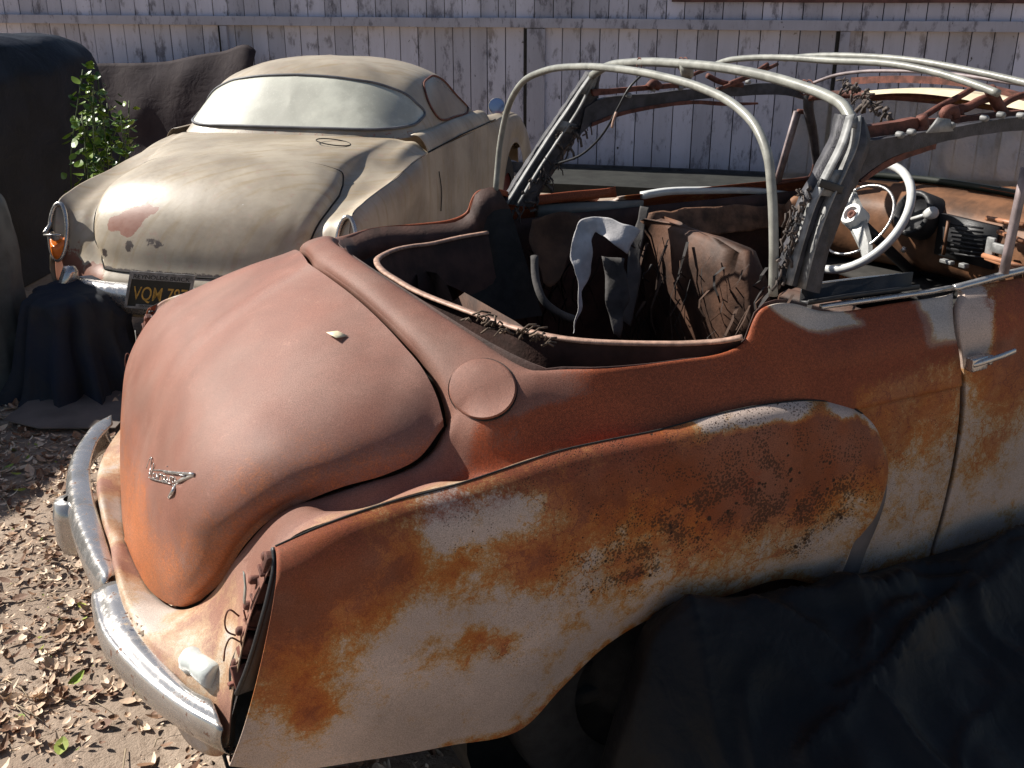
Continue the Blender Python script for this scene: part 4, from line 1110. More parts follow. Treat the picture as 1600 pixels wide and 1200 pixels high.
# ================================================================ things lying on the car
rag = cloth('white_rag', [[(1000, 362, .30), (975, 352, .32), (950, 340, .36), (925, 338, .38), (905, 348, .38), (895, 380, .36), (893, 410, .35), (902, 440, .33), (902, 480, .31), (897, 517, .29)],
                  [(992, 375, .30), (968, 366, .32), (948, 352, .35), (928, 350, .37), (914, 360, .37), (908, 390, .35), (910, 415, .34), (908, 445, .33), (904, 482, .31), (896, 520, .29)],
                  [(980, 397, .30), (955, 378, .31), (940, 368, .34), (932, 362, .36), (925, 372, .35), (925, 400, .34), (924, 425, .33), (913, 448, .33), (906, 484, .31), (895, 522, .29)]],
            simple('dirty white cotton rag', (.52, .50, .50), .9, 0, .18, 25, .3), None, .0015, 5, 6, .010, 22)
tag(rag, 'torn dirty white rag hanging inside the open cabin', 'rag')
lf = MB(); a = lid_pt(510, 522); b = lid_pt(544, 527); c = lid_pt(528, 518); d_ = lid_pt(525, 531)
cc = (a+b+c+d_)/4+V((0, 0, .006)); a += V((0, 0, .004)); b += V((0, 0, .003))
lf.v = [a, c.lerp(cc, .15)+V((0, 0, .002)), b, d_.lerp(cc, .15)+V((0, 0, .002)), cc-V((0, 0, .002))]; lf.f = [(0, 4, 1), (1, 4, 2), (2, 4, 3), (3, 4, 0)]; lf.m = [0]*4
tag(lf.build('dry_leaf', simple('bleached dry leaf', (.72, .62, .42), .6, 0, .2, 90), None, solid=.0008), 'small pale dry leaf lying on the rusty boot lid', 'leaf')
# crumpled pale cup on the bumper
ax0 = aY(290, 1018, -.55); ax1 = aY(330, 1050, -.60)
ax0 = aZ(286, 1022, .545); ax1 = aZ(338, 1058, .545)
dv = (ax1-ax0).normalized(); L_ = (ax1-ax0).length
mb = MB(); a_v = dv.orthogonal().normalized(); b_v = dv.cross(a_v)
rings = []
for t_, r_ in ((-.2, 0), (-.2, .011), (-.06, .012), (-.05, .009), (.02, .009), (.05, .014), (.16, .022), (.3, .024), (.45, .020), (.6, .024), (.85, .024), (.97, .023), (1.0, .019), (1.0, 0)):
    rings.append([ax0+dv*(L_*t_)+(a_v*math.cos(k*math.pi/10)+b_v*math.sin(k*math.pi/10))*(r_*(1+.16*noise.noise(V((k*.8, t_*4, 2))) if r_ > .015 else r_)) for k in range(20)])
mb.grid(rings, closeu=True)
tag(mb.build('plastic_bottle', simple('weathered white plastic', (.60, .64, .62), .35, 0, .15, 20, .2), None, sharp=50), 'crushed pale plastic bottle lying on the end of the chrome bumper', 'bottle')
mb = MB(); random.seed(31)
for k in range(120):
    t = random.random(); u = 205+t*140+random.uniform(-12, 12); v = 962+t*98+random.uniform(-16, 12)
    p = aZ(u, v, .522+random.uniform(0, .012)); s_ = random.uniform(.004, .014)
    a1 = random.uniform(0, 6.28); e1 = V((math.cos(a1), math.sin(a1), random.uniform(-.4, .4)))*s_; e2 = V((-math.sin(a1), math.cos(a1), random.uniform(-.4, .4)))*s_*.5
    b0 = len(mb.v); mb.v += [p-e1, p+e2, p+e1, p-e2]; mb.f.append((b0, b0+1, b0+2, b0+3)); mb.m.append(random.randint(0, 1))
tag(mb.build('bumper_debris', [simple('brown leaf crumbs', (.17, .09, .055), .9), simple('pale leaf crumbs', (.45, .36, .26), .9)], None, smooth=False), kind='stuff')

# ================================================================ SECOND CAR behind, same make, faded paint
M['beige'] = None
def mat_beige():
    t = NT('faded beige paint'); A = t.attr()
    n = t.noise(3.5, 5); n2 = t.noise(45, 6, .7); st = t.noise(5, 4, scale3=(1, 6, .6))
    c = t.mix(t.ramp(n, .3, .72), (.47, .40, .30), (.29, .235, .17))
    c = t.mix(t.ramp(st, .48, .72, 0, .55), c, (.30, .21, .10))
    c = t.mix(t.ramp(t.noise(18, 6, .75), .56, .70, 0, .55), c, (.40, .24, .19))
    r = t.ramp(t.math('ADD', A[0], t.math('MULTIPLY', t.math('SUBTRACT', n2, .5), .9)), .45, .52)
    c = t.mix(r, c, (.29, .12, .075))
    d = t.ramp(t.math('ADD', A[1], t.math('MULTIPLY', t.math('SUBTRACT', n2, .5), 1.0)), .45, .6)
    c = t.mix(d, c, (.05, .03, .022))
    w = t.ramp(t.math('ADD', A[2], t.math('MULTIPLY', t.math('SUBTRACT', n2, .5), .9)), .5, .6)
    c = t.mix(w, c, (.75, .72, .68))
    t.set(col=c, rough=t.ramp(n2, .3, .7, .40, .52), spec=.9, coat=.0)
    t.bump(t.noise(240, 4), .10, .002); t.bump(t.noise(12, 3), .08, .01)
    return t.mat
M['beige'] = mat_beige()
BO = V((.50, 2.45, -.10)); BY = R(52)
BM = Matrix.Translation(BO) @ Matrix.Rotation(BY, 4, 'Z'); BI = BM.inverted()
cB = BI @ CAMP
def bpl(u, v, X=None, Y=None, Z=None):
    d = BI.to_3x3() @ ray(u, v)
    t = (X-cB.x)/d.x if X is not None else ((Y-cB.y)/d.y if Y is not None else (Z-cB.z)/d.z)
    return cB+d*t
bcar = empty('faded_coupe', (BO.x, BO.y, 0))
tag(bcar, 'faded beige two door coupe with dusty rear window, parked behind the rusty convertible', 'car')
class BB(MB):
    def build(s, *a, **k):
        s.v = [BM @ p for p in s.v]; return super().build(*a, **k)
stn = [ # centre (x,z), lid edge (x,y,z), shelf (x,y,z), seam (x,y,z)
    ((-.11, .38), (-.10, .44, .38), (-.02, .66, .40), (.03, .735, .42)),
    ((-.125, .47), (-.105, .44, .47), (-.03, .665, .49), (.01, .735, .51)),
    ((-.115, .54), (-.085, .44, .54), (-.005, .66, .58), (.015, .73, .60)),
    ((-.090, .58), (-.045, .44, .59), (.015, .655, .64), (.02, .725, .655)),
    ((-.055, .70), (.02, .505, .69), (.045, .655, .74), (.03, .715, .75)),
    ((.02, .845), (.09, .535, .785), (.09, .655, .81), (.075, .715, .845)),
    ((.13, .945), (.20, .555, .845), (.20, .66, .845), (.20, .725, .88)),
    ((.28, 1.0), (.34, .555, .885), (.35, .67, .875), (.35, .735, .90)),
    ((.43, 1.03), (.53, .525, .93), (.53, .68, .905), (.54, .742, .915)),
    ((.60, 1.045), (.68, .545, .99), (.70, .68, .95), (.70, .748, .935)),
    ((.80, 1.05), (.85, .57, 1.015), (.86, .68, .995), (.88, .75, .955)),
    ((.98, 1.055), (1.05, .60, 1.04), (1.10, .69, 1.02), (1.12, .752, .965))]
def brow(st):
    (cx, cz), L, K, E_ = st
    c = V((cx, 0, cz)); L = V((L[0], -L[1], L[2])); K = V((K[0], -K[1], K[2])); E_ = V((E_[0], -E_[1], E_[2]))
    pw = 2.1
    r = [c]
    for s in (.22, .44, .64, .82):
        ph = s*math.pi/2; a = math.sin(ph)**(2/pw); b = 1-math.cos(ph)**(2/pw)
        r.append(V((cx+(L.x-cx)*b, L.y*a, cz+(L.z-cz)*b)))
    r += [L, L.lerp(K, .5)+V((0, 0, -.003)), K, K.lerp(E_, .6)+V((0, 0, -.002)), E_]
    return r
bctrl = [brow(s) for s in stn]
gB = tensor(bctrl, 6, 6)
mb = BB(); mb.grid(gB, flip=True); mb.mirror()
bsh = mb.build('rear_body', M['beige'], bcar, weld=.001, solid=.002, sharp=60)
blob = {}
def bworld(p): return BI @ p
def pxb(u, v, Y): return BM @ bpl(u, v, Y=Y)
bvB = BVHTree.FromPolygons([tuple(p) for r in gB for p in r]+[(p.x, -p.y, p.z) for r in gB for p in r],
    [(a, b_, c_, d_) for o_ in (0, len(gB)*len(gB[0])) for jj in range(len(gB)-1) for ii in range(len(gB[0])-1) for a, b_, c_, d_ in [(o_+jj*len(gB[0])+ii, o_+jj*len(gB[0])+ii+1, o_+(jj+1)*len(gB[0])+ii+1, o_+(jj+1)*len(gB[0])+ii)]])
def pxb(u, v, Y):
    d = (BI.to_3x3() @ ray(u, v)).normalized(); h = bvB.ray_cast(cB, d)
    return BM @ (h[0] if h[0] is not None else bpl(u, v, Y=Y))
bare = [(pxb(212, 340, .30), .045), (pxb(195, 347, .33), .035), (pxb(178, 350, .37), .03), (pxb(203, 358, .32), .03), (pxb(230, 328, .26), .025), (pxb(243, 330, .24), .015)]
dark = [(pxb(203, 384, .33), .028), (pxb(250, 382, .20), .022), (pxb(165, 395, .42), .02), (pxb(235, 378, .24), .02)]
wht = [(pxb(415, 316, -.2), .012), (pxb(390, 326, -.12), .012), (pxb(380, 320, -.1), .010), (pxb(440, 316, -.26), .010)]
def bmap(p):
    q = BI @ p
    r = 0; d = 0; w = 0
    for c, rr in bare: r += 1.3*g3(p, c, rr*1.1)
    for c, rr in dark: d += .95*g3(p, c, rr*1.15)
    for c, rr in wht: w += .8*g3(p, c, rr)
    r += .38*sstep(.74, .62, q.z)*max(0, fbm(q, 7)+.3)
    r += .42*sstep(.62, .58, q.z)*sstep(.3, .5, abs(q.y)) + .5*sstep(.54, .60, abs(q.y))*sstep(.85, .6, q.z)*(q.y > 0)
    d += .75*sstep(.615, .585, q.z)*sstep(.57, .58, q.z)*(abs(q.y) < .44)
    return (r, d, w)
paint(bsh, bmap)
# lid: lifted skin over rows 3..8, columns 0..5
i0, i1, j1 = 3*6, 8*6, 5*6
sub = [r[:j1+1] for r in gB[i0:i1+1]]
def nrm_at(gr, j, i):
    a = gr[min(j+1, len(gr)-1)][i]-gr[max(j-1, 0)][i]; b = gr[j][min(i+1, len(gr[0])-1)]-gr[j][max(i-1, 0)]
    n = a.cross(b); n = n.normalized() if n.length > 0 else V((0, 0, 1)); return n if n.z > -.3 and n.x < .9 and (n.z > 0 or n.x < 0) else -n
# rounded corners of the lid: squeeze the rim columns near the two ends
def lidskin(h, ins=0.0):
    out = []
    nj = len(sub); ni = len(sub[0])
    for j in range(nj):
        row = []
        for i in range(ni):
            # soft corner: pull rows inward near the side edge
            fi = i/(ni-1); jj = j
            rad = 6.5
            dx_ = (ni-1-i); pull0 = max(0, rad-dx_)
            k0 = rad-math.sqrt(max(rad*rad-pull0*pull0, 0))
            jc = min(max(j, k0), nj-1-k0)
            a = int(jc); w = jc-a; b = min(a+1, nj-1)
            p = sub[a][i].lerp(sub[b][i], w)
            row.append(p+nrm_at(sub, min(a, nj-1), i)*h)
        out.append(row)
    return out
sk = lidskin(.0055)
edge_b = sk[0] + [r[-1] for r in sk[1:]] + list(reversed(sk[-1]))[1:]
mb = BB(); mb.grid(sk, flip=True)
mb.grid([edge_b, [p+V((.006, 0, -.006)) for p in edge_b]]); mb.mirror()
bl = mb.build('boot_lid', M['beige'], bcar, weld=.0005, sharp=50); paint(bl, bmap)
mb = BB(); mb.tube([p+V((.0, -.0 if abs(p.y) < .01 else -.003, -.0045)) for p in edge_b], .0042, 5); mb.mirror(); mb.build('lid_seam', M['under'], bcar, weld=.001)
# filler cap outline
fcB = bpl(528, 243, Y=-.42)
mb = BB(); cB_ = V((.80, -.36, 1.052))
mb.tube([cB_+V((.075*math.cos(a), .085*math.sin(a), -.012*math.sin(a)*-1+.0)) for a in [k*math.pi/14 for k in range(29)]], .003, 5, cap=False)
mb.build('filler_cap', M['under'], bcar)
# side: belt panel + door, and wings
xs_ = [1.12, 1.4, 1.8, 2.2, 2.55]
def brail(x, k):
    base = [(.752, .965), (.74, 1.0), (.722, 1.03), (.70, 1.05), (.66, 1.055)][k]
    return V((x, -base[0], base[1]-.03*max(0, (x-1.8)/.8)))
mb = BB(); mb.grid(tensor([[brail(x, k) for k in range(5)] for x in xs_], 4, 4), flip=True); mb.mirror()
o = mb.build('belt_panel', M['beige'], bcar, solid=.002); paint(o, bmap)
def bside(x):
    zt = (.655 if x < .02 else .75 if x < .05 else .845 if x < .1 else .88 if x < .25 else .90 if x < .4 else .915 if x < .6 else .94 if x < .9 else .965) if x < 2.3 else .95
    return zt
sx = [.015, .035, .075, .20, .35, .54, .62, .70, .88, 1.05, 1.15, 1.3, 1.6, 2.0, 2.4, 2.72, 2.86, 2.94, 3.02, 3.14, 3.31, 3.48, 3.60, 3.68, 3.8, 4.0, 4.1]
zb_ = [.36, .35, .34, .32, .30, .34, .46, .52, .56, .54, .46, .30, .28, .28, .28, .28, .30, .46, .58, .68, .72, .68, .58, .44, .36, .36, .40]
zt_ = [.60, .75, .845, .88, .90, .915, .922, .935, .955, .96, .965, .965, .96, .955, .95, .945, .94, .94, .935, .93, .92, .905, .885, .87, .83, .76, .70]
yt_ = [.73, .715, .715, .725, .735, .742, .745, .748, .75, .751, .752, .752, .752, .752, .75, .745, .74, .735, .73, .725, .72, .71, .70, .69, .68, .65, .62]
sd = []
for x, zb, zt, yt in zip(sx, zb_, zt_, yt_):
    c = []
    for s in (0, .06, .16, .35, .6, .85, 1):
        bul = math.sin(math.pi*min(s*1.25, 1)**.6)*.035 if (x < 1.05) else (.012*math.sin(math.pi*s) if x < 2.7 else .04*math.sin(math.pi*min(s*1.2, 1)**.6))
        c.append(V((x, -(yt+(.745-yt)*s+bul), zt+(zb-zt)*s)))
    sd.append(c)
mb = BB(); gsdB = tensor(sd, 5, 3); mb.grid(gsdB, flip=False); mb.mirror()
for o in mb.each('side_panel', M['beige'], bcar, solid=.002, sharp=55):
    paint(o, lambda p: (.1+.25*sstep(.6, .3, p.z), 0, 0))
def seamline(l, Y, r=.003, name='door_seam'):
    mb = BB(); mb.tube(crk([bpl(u, v, Y=Y) for u, v in l], 4), r, 5); mb.build(name, M['under'], bcar)
seamline([(686, 268), (690, 300), (689, 330)], -.765, .003)
mb = BB(); mb.tube([V((1.12, -.7535, .968)), V((1.8, -.755, .972)), V((2.3, -.752, .962)), V((2.7, -.745, .955))], .004, 5); mb.build('belt_seam', M['under'], bcar)
# hood and front wings' tops
fr_s = []
for x, zc, zm, ym, ze, ye in ((2.52, 1.03, 1.02, .45, .985, .70), (2.62, 1.01, .995, .45, .96, .742), (2.9, .985, .93, .50, .945, .738), (3.2, .96, .90, .50, .93, .728), (3.5, .93, .87, .50, .905, .71), (3.8, .88, .80, .48, .83, .68), (4.0, .80, .74, .46, .76, .65), (4.12, .66, .62, .45, .66, .60), (4.14, .45, .45, .45, .45, .60)):
    fr_s.append([V((x, 0, zc)), V((x, -ym*.5, zc-.01)), V((x, -ym, zm)), V((x, -(ym+.06), zm+.005)), V((x, -ye+.05, ze+.012)), V((x, -ye, ze-.005))])
mb = BB(); mb.grid(tensor(fr_s, 5, 4), flip=True); mb.mirror(); o = mb.build('front_panels', M['beige'], bcar, weld=.001, solid=.002); paint(o, lambda p: (0, 0, .1))
mb = BB()
for s in (-1, 1): mb.lathe((4.06, s*.58, .66), (1, 0, 0), [(.095, 0), (.09, .05), (.06, .07), (0, .08)], 20)
mb.each('headlight', M['chrome2'], bcar)
for x in (.86, 3.31):
    for s in (-1, 1):
        mb = BB(); c = V((x, s*.62, .33)); mb.lathe(c, (0, s, 0), [(.17, -.07), (.25, -.075), (.295, -.06), (.31, -.03), (.31, .03), (.295, .06), (.25, .075), (.17, .07)], 32)
        w_ = mb.build('wheel', bpy.data.materials['old tyre rubber'], bcar)
        mb = BB(); mb.lathe(c, (0, s, 0), [(.172, .06), (.16, .04), (.10, .03), (.04, .06), (0, .065)], 24); mb.build('rim', simple('dull red rim', (.12, .02, .015), .6), w_)
# greenhouse
base = [V((.99, 0, 1.05)), V((1.0, -.28, 1.048)), V((1.04, -.50, 1.04)), V((1.13, -.62, 1.035)), V((1.30, -.672, 1.038)), V((1.6, -.69, 1.03)), V((1.95, -.69, 1.02)), V((2.25, -.68, 1.01)), V((2.5, -.66, 1.01))]
low = [V((1.02, 0, 1.085)), V((1.03, -.28, 1.083)), V((1.07, -.49, 1.075)), V((1.16, -.60, 1.07)), V((1.31, -.66, 1.07)), V((1.6, -.68, 1.06)), V((1.93, -.678, 1.05)), V((2.22, -.665, 1.04)), V((2.45, -.645, 1.04))]
midr = [V((1.13, 0, 1.21)), V((1.14, -.26, 1.205)), V((1.18, -.45, 1.19)), V((1.26, -.555, 1.17)), V((1.38, -.612, 1.17)), V((1.6, -.635, 1.17)), V((1.90, -.635, 1.165)), V((2.12, -.62, 1.15)), V((2.28, -.60, 1.15))]
upr = [V((1.25, 0, 1.325)), V((1.26, -.22, 1.315)), V((1.30, -.38, 1.295)), V((1.37, -.475, 1.275)), V((1.46, -.54, 1.275)), V((1.62, -.565, 1.285)), V((1.86, -.565, 1.285)), V((2.02, -.555, 1.27)), V((2.14, -.54, 1.26))]
tp = [V((1.40, 0, 1.385)), V((1.41, -.18, 1.378)), V((1.44, -.31, 1.362)), V((1.49, -.38, 1.345)), V((1.56, -.42, 1.345)), V((1.68, -.44, 1.35)), V((1.85, -.44, 1.35)), V((1.97, -.43, 1.34)), V((2.06, -.42, 1.33))]
tp2 = [V((1.58, 0, 1.408)), V((1.59, -.10, 1.405)), V((1.61, -.18, 1.40)), V((1.64, -.22, 1.395)), V((1.70, -.24, 1.392)), V((1.78, -.24, 1.392)), V((1.86, -.24, 1.39)), V((1.93, -.23, 1.385)), V((1.99, -.22, 1.38))]
tp3 = [V((1.75, 0, 1.412)) for _ in range(9)]
tp3 = [V((1.72+.02*i, 0, 1.41-.002*i)) for i in range(9)]
gr = tensor([base, low, midr, upr, tp, tp2, tp3], 6, 5)
mb = BB(); mb.grid(gr, flip=True); mb.mirror(); rf = mb.build('roof', M['beige'], bcar, weld=.001, sharp=60)
def roofmap(p):
    q = BI @ p
    e = .75*sstep(1.10, 1.06, q.z)*(q.x < 1.3)
    c = pxb(610, 130, -.45)
    return (.55*e+.2*g3(p, c, .1), .62*g3(p, c, .04), .25*sstep(1.35, 1.38, q.z)*0)
paint(rf, roofmap)
# front face of the cabin: windscreen
mb = BB(); g5 = [[base[-1], low[-1], midr[-1], upr[-1], tp[-1], tp2[-1], tp3[-1]]]; g5.append([V((p.x+.05, p.y*.5, p.z)) for p in g5[0]]); g5.append([V((p.x+.08, 0, p.z)) for p in g5[0]])
mb.grid(tensor(g5, 3, 3)); mb.mirror(); mb.build('windscreen', M['blackmetal'], bcar, weld=.001)
def mat_dustyglass():
    t = NT('dust caked glass'); n = t.noise(3, 5, .6); n2 = t.noise(110, 4, .7)
    c = t.mix(t.ramp(n, .35, .65), (.72, .72, .61), (.42, .42, .35)); c = t.mix(t.ramp(n2, .55, .75, 0, .4), c, (.84, .83, .74))
    t.set(col=c, rough=t.ramp(n, .3, .7, .3, .5), spec=.8, coat=.15); t.b.inputs['Coat Roughness'].default_value = .2; return t.mat
M['dglass'] = mat_dustyglass()
t = NT('brown dusty side glass'); n = t.noise(4, 4); t.set(col=t.mix(t.ramp(n, .3, .7), (.30, .25, .19), (.20, .17, .13)), rough=.22, spec=.7); M['sglass'] = t.mat
# rear window: skin over the shell, outline rounded; traced from the photograph on the far and near sides
def shell_at(a, b):
    """a across 0..8, b up 0..6 on the control grid"""
    ja = b*5; ia = a*6; j = int(ja); i = int(ia); j2 = min(j+1, len(gr)-1); i2 = min(i+1, len(gr[0])-1)
    return gr[j][i].lerp(gr[j][i2], ia-i).lerp(gr[j2][i].lerp(gr[j2][i2], ia-i), ja-j)
def skin(name, outline, mat, h, ring_mat, rw, parent, inner=6, mirror=True, both=True):
    """outline of (a,b) pairs on the shell; filled as shrinking rings"""
    ol = crk([V((a, b, 0)) for a, b in outline], 6, closed=True)
    c = sum(ol, V())/len(ol)
    def P(q, hh):
        p = shell_at(min(abs(q.x), 8), min(max(q.y, 0), 6)); e = .08
        pa = shell_at(min(abs(q.x)+e, 8), q.y)-shell_at(max(abs(q.x)-e, 0), q.y); pb = shell_at(abs(q.x), min(q.y+e, 6))-shell_at(abs(q.x), max(q.y-e, 0))
        n = pa.cross(pb).normalized(); 
        if n.dot(p-V((1.6, 0, .9))) < 0: n = -n
        p = p+n*hh
        return V((p.x, -p.y, p.z)) if q.x < 0 else p
    rings = [[P(c.lerp(q, k/inner), h if k < inner else h) for q in ol] for k in range(inner, 0, -1)]
    rings.append([P(c, h)]*len(ol))
    ms = MB(); ms.grid(rings, closeu=True)
    fr = MB(); fr.tube([P(q, h+.002) for q in ol]+[P(ol[0], h+.002)], rw, 6, cap=False)
    for s in ((1, -1) if both else (1,)):
        a = BB(); a.v = [V((p.x, p.y*s, p.z)) for p in ms.v]; a.f = ms.f if s < 0 else [tuple(reversed(f)) for f in ms.f]; a.m = ms.m[:]
        g_ = a.build(name, mat, parent)
        b = BB(); b.v = [V((p.x, p.y*s, p.z)) for p in fr.v]; b.f = fr.f[:]; b.m = fr.m[:]
        b.build('window_seal', ring_mat, g_)
seal = simple('grey window seal', (.12, .12, .13), .5)
skin('rear_window', [(-3.9, 1.25), (-3, 1.12), (-1.5, 1.02), (0, 1.0), (1.5, 1.02), (3, 1.12), (3.9, 1.25), (4.25, 1.55), (4.0, 2.15), (3.5, 2.6), (2.8, 2.9), (1.5, 3.02), (0, 3.05), (-1.5, 3.02), (-2.8, 2.9), (-3.5, 2.6), (-4.0, 2.15), (-4.25, 1.55)], M['dglass'], .004, seal, .008, bcar, 12, both=False)
skin('side_window', [(5.05, 1.15), (6.1, 1.05), (7.4, 1.05), (7.75, 1.2), (7.55, 2.0), (7.2, 2.8), (6.7, 3.0), (5.7, 2.98), (5.05, 2.8), (4.75, 2.1)], M['sglass'], .004, M['rustbar'], .006, bcar, 8)
# tail lamps
for s in (-1, 1):
    ctr = V((.03, s*.72, .72)); 
    mb = BB()
    el = [V((.01+.075*((k*math.pi/14) and (math.sin(k*math.pi/14)*.5+.5)), s*(.70+.045*math.cos(k*math.pi/14)), .72+.125*math.sin(k*math.pi/14))) for k in range(29)]
    mb.tube([p+V((-.022, 0, 0)) for p in el], .010, 8, cap=False)
    L_b = mb.build('tail_lamp', M['chrome2'], bcar)
    mb = BB(); c0 = sum(el[:-1], V())/28
    mb.grid([[p+V((-.018, 0, 0)) for p in el], [c0.lerp(p, .8)+V((.0, 0, 0)) for p in el], [c0+V((.02, 0, 0))]*29]); mb.build('lamp_bowl', M['blackmetal'], L_b)
    low = [p for p in el if p.z < .69]
    mb = BB(); zt = .70
    gg_ = []
    for f in (1, .8, .5, 0):
        gg_.append([V((p.x-.025-.03*(1-f*f), s*.70+(p.y-s*.70)*f, .665+(min(p.z, zt)-.665)*f)) for p in el[14:29]+[el[14]]])
    mb.grid(gg_); 
    am = NT('amber lens'); am.set(col=(.85, .22, .03), rough=.15, spec=.6); am.b.inputs['Transmission Weight'].default_value = .0
    mb.build('amber_lens', am.mat, L_b)
    mb = BB(); mb.tube([V((-.01, s*.665, .715)), V((-.02, s*.745, .713))], .006, 6); mb.build('lamp_bar', M['chrome2'], L_b)
    mb = BB(); mb.lathe((.0, s*.70, .70), (-1, 0, 0), [(.016, -.01), (.016, .01), (.010, .018), (0, .02)], 12); mb.build('bulb', M['ivory2'], L_b)
# bumper with guards
prof = [(-.02, -.065), (-.045, -.03), (-.05, .015), (-.035, .05), (-.01, .06)]
bl_ = [V((.14, .80, .50)), V((.0, .795, .50)), V((-.10, .72, .50)), V((-.17, .5, .50)), V((-.20, .2, .50)), V((-.205, 0, .50)), V((-.20, -.2, .50)), V((-.17, -.5, .50)), V((-.10, -.72, .50)), V((.0, -.795, .50)), V((.14, -.80, .50))]
# the bumper end seen in the photograph stops at the guard
bl_ = [V((-.12, .56, .50)), V((-.17, .46, .50)), V((-.20, .2, .50)), V((-.205, 0, .50)), V((-.20, -.2, .50)), V((-.17, -.5, .50)), V((-.10, -.72, .50))]
mb = BB(); cr_ = crk(bl_, 5)
rows_ = []
for dx, dz in [(.01, .060), (-.02, .062), (-.040, .045), (-.050, .015), (-.046, -.03), (-.025, -.065)]:
    rows_.append([p+V((dx, 0, dz)) for p in cr_])
mb.grid(tensor(rows_, 1, 3)); bp = mb.build('bumper', mat_chrome('bright chrome', .66), bcar, solid=.003)
for gy in (.53, -.53):
    mb = BB(); rings = []
    c = V((-.20, gy, .50))
    for z, w, d, lean in ((.625, .0, .0, .01), (.622, .026, .02, .01), (.60, .036, .034, .01), (.56, .040, .046, 0), (.50, .042, .055, -.01), (.44, .040, .05, -.018), (.40, .034, .036, -.022), (.395, .0, .0, -.022)):
        rings.append([V((c.x+.01-d*math.cos(a), c.y-lean*1.4+w*math.sin(a), z)) for a in [k*math.pi/10 for k in range(20)]])
    mb.grid(rings, closeu=True); mb.build('bumper_guard', M['chrome2'], bcar)
# wing mirror: round, seen over the bow
mc = BM @ bpl(776, 166, Y=-.66)
mvec = (CAMP-mc).normalized()
mb = MB().lathe(mc, mvec, [(.0, -.02), (.035, -.018), (.054, -.006), (.058, .004), (.056, .008)], 26); mo = mb.build('wing_mirror', M['chrome2'], bcar)
t = NT('mirror glass'); t.set(col=(.18, .24, .42), rough=.08, metal=.7); MB().lathe(mc, mvec, [(.055, .007), (.03, .008), (0, .008)], 26).build('mirror_glass', t.mat, mo)  # blue reflection put into the glass colour
MB().tube([mc, mc+V((.01, .01, -.06)), mc+V((.02, .02, -.12))], .007, 8).build('mirror_stalk', M['chrome2'], mo)
# badge wing on the lid
mb = BB(); mb.tube([bpl(384, 316, Y=-.11)+V((-.004, 0, .004)), bpl(412, 317, Y=-.19)+V((-.004, 0, .004)), bpl(455, 314, Y=-.29)+V((-.004, 0, .004))], .003, 5); mb.build('lid_badge', M['chrome2'], bcar)

# licence plate hanging askew on the bumper
plate = empty('licence_plate', tuple(BM @ V((-.27, .16, .5))))
tag(plate, 'black licence plate with yellow characters in a chrome dealer frame, hung crooked on the bumper', 'licence plate')
pA, pB_, pC = [BM @ bpl(u, v, X=-.275) for u, v in ((204, 423), (306, 430), (194, 480))]
ex = (pB_-pA); wid = ex.length; ex.normalize(); ey = (pC-pA); ey = (ey-ex*ey.dot(ex)); hei = ey.length; ey.normalize(); en = ey.cross(ex)
en = en if en.dot(CAMP-pA) > 0 else -en
shear = (pC-pA).dot(ex)
def PP(x, y, h=0): return pA+ex*(x*wid+shear*y)+ey*(y*hei)+en*h
def quad(mb, x0, y0, x1, y1, h): 
    b = len(mb.v); mb.v += [PP(x0, y0, h), PP(x1, y0, h), PP(x1, y1, h), PP(x0, y1, h)]; mb.f.append((b, b+3, b+2, b+1)); mb.m.append(0)
mb = MB(); quad(mb, .01, .01, .99, .99, 0); mb.build('plate_sheet', simple('black plate enamel', (.02, .022, .02), .4), plate, solid=.002, solid_off=-1, smooth=False)
mb = MB(); quad(mb, 0, 0, 1, .05, .004); quad(mb, 0, .0501, .045, .95, .004); quad(mb, .955, .0501, 1, .95, .004); quad(mb, 0, .9501, 1, 1, .004); quad(mb, .045, .05, .955, .21, .0035)
quad(mb, .18, .88, .9, .95, .0038)
o = mb.build('plate_frame', M['ivory2'], plate, smooth=False, solid=.003, weld=.0005)
def text_on(txt, x0, y0, x1, y1, h, mat, name, parent, f=PP, th=.0008):
    cu = bpy.data.curves.new(name, 'FONT'); cu.body = txt; cu.extrude = 0; cu.offset = .006
    to = bpy.data.objects.new(name, cu); COL.objects.link(to)
    dg = bpy.context.evaluated_depsgraph_get(); me = bpy.data.meshes.new_from_object(to.evaluated_get(dg)); bpy.data.objects.remove(to)
    xs = [v.co.x for v in me.vertices]; ys = [v.co.y for v in me.vertices]
    for v in me.vertices:
        a = (v.co.x-min(xs))/(max(xs)-min(xs)); b = (v.co.y-min(ys))/(max(ys)-min(ys))
        v.co = f(x0+(x1-x0)*a, y1+(y0-y1)*b, h)
    return link(name, me, mat, parent, smooth=False)
yel = simple('faded yellow digits', (.50, .30, .06), .5, 0, .35, 60)
text_on('VQM 787', .10, .40, .93, .84, .002, yel, 'plate_characters', plate)
text_on('REYNOLDS BUICK', .07, .075, .94, .185, .0052, M['blackmetal'], 'frame_lettering', plate)
text_on('WEST COVINA', .24, .895, .82, .94, .0052, M['blackmetal'], 'frame_lettering', plate)

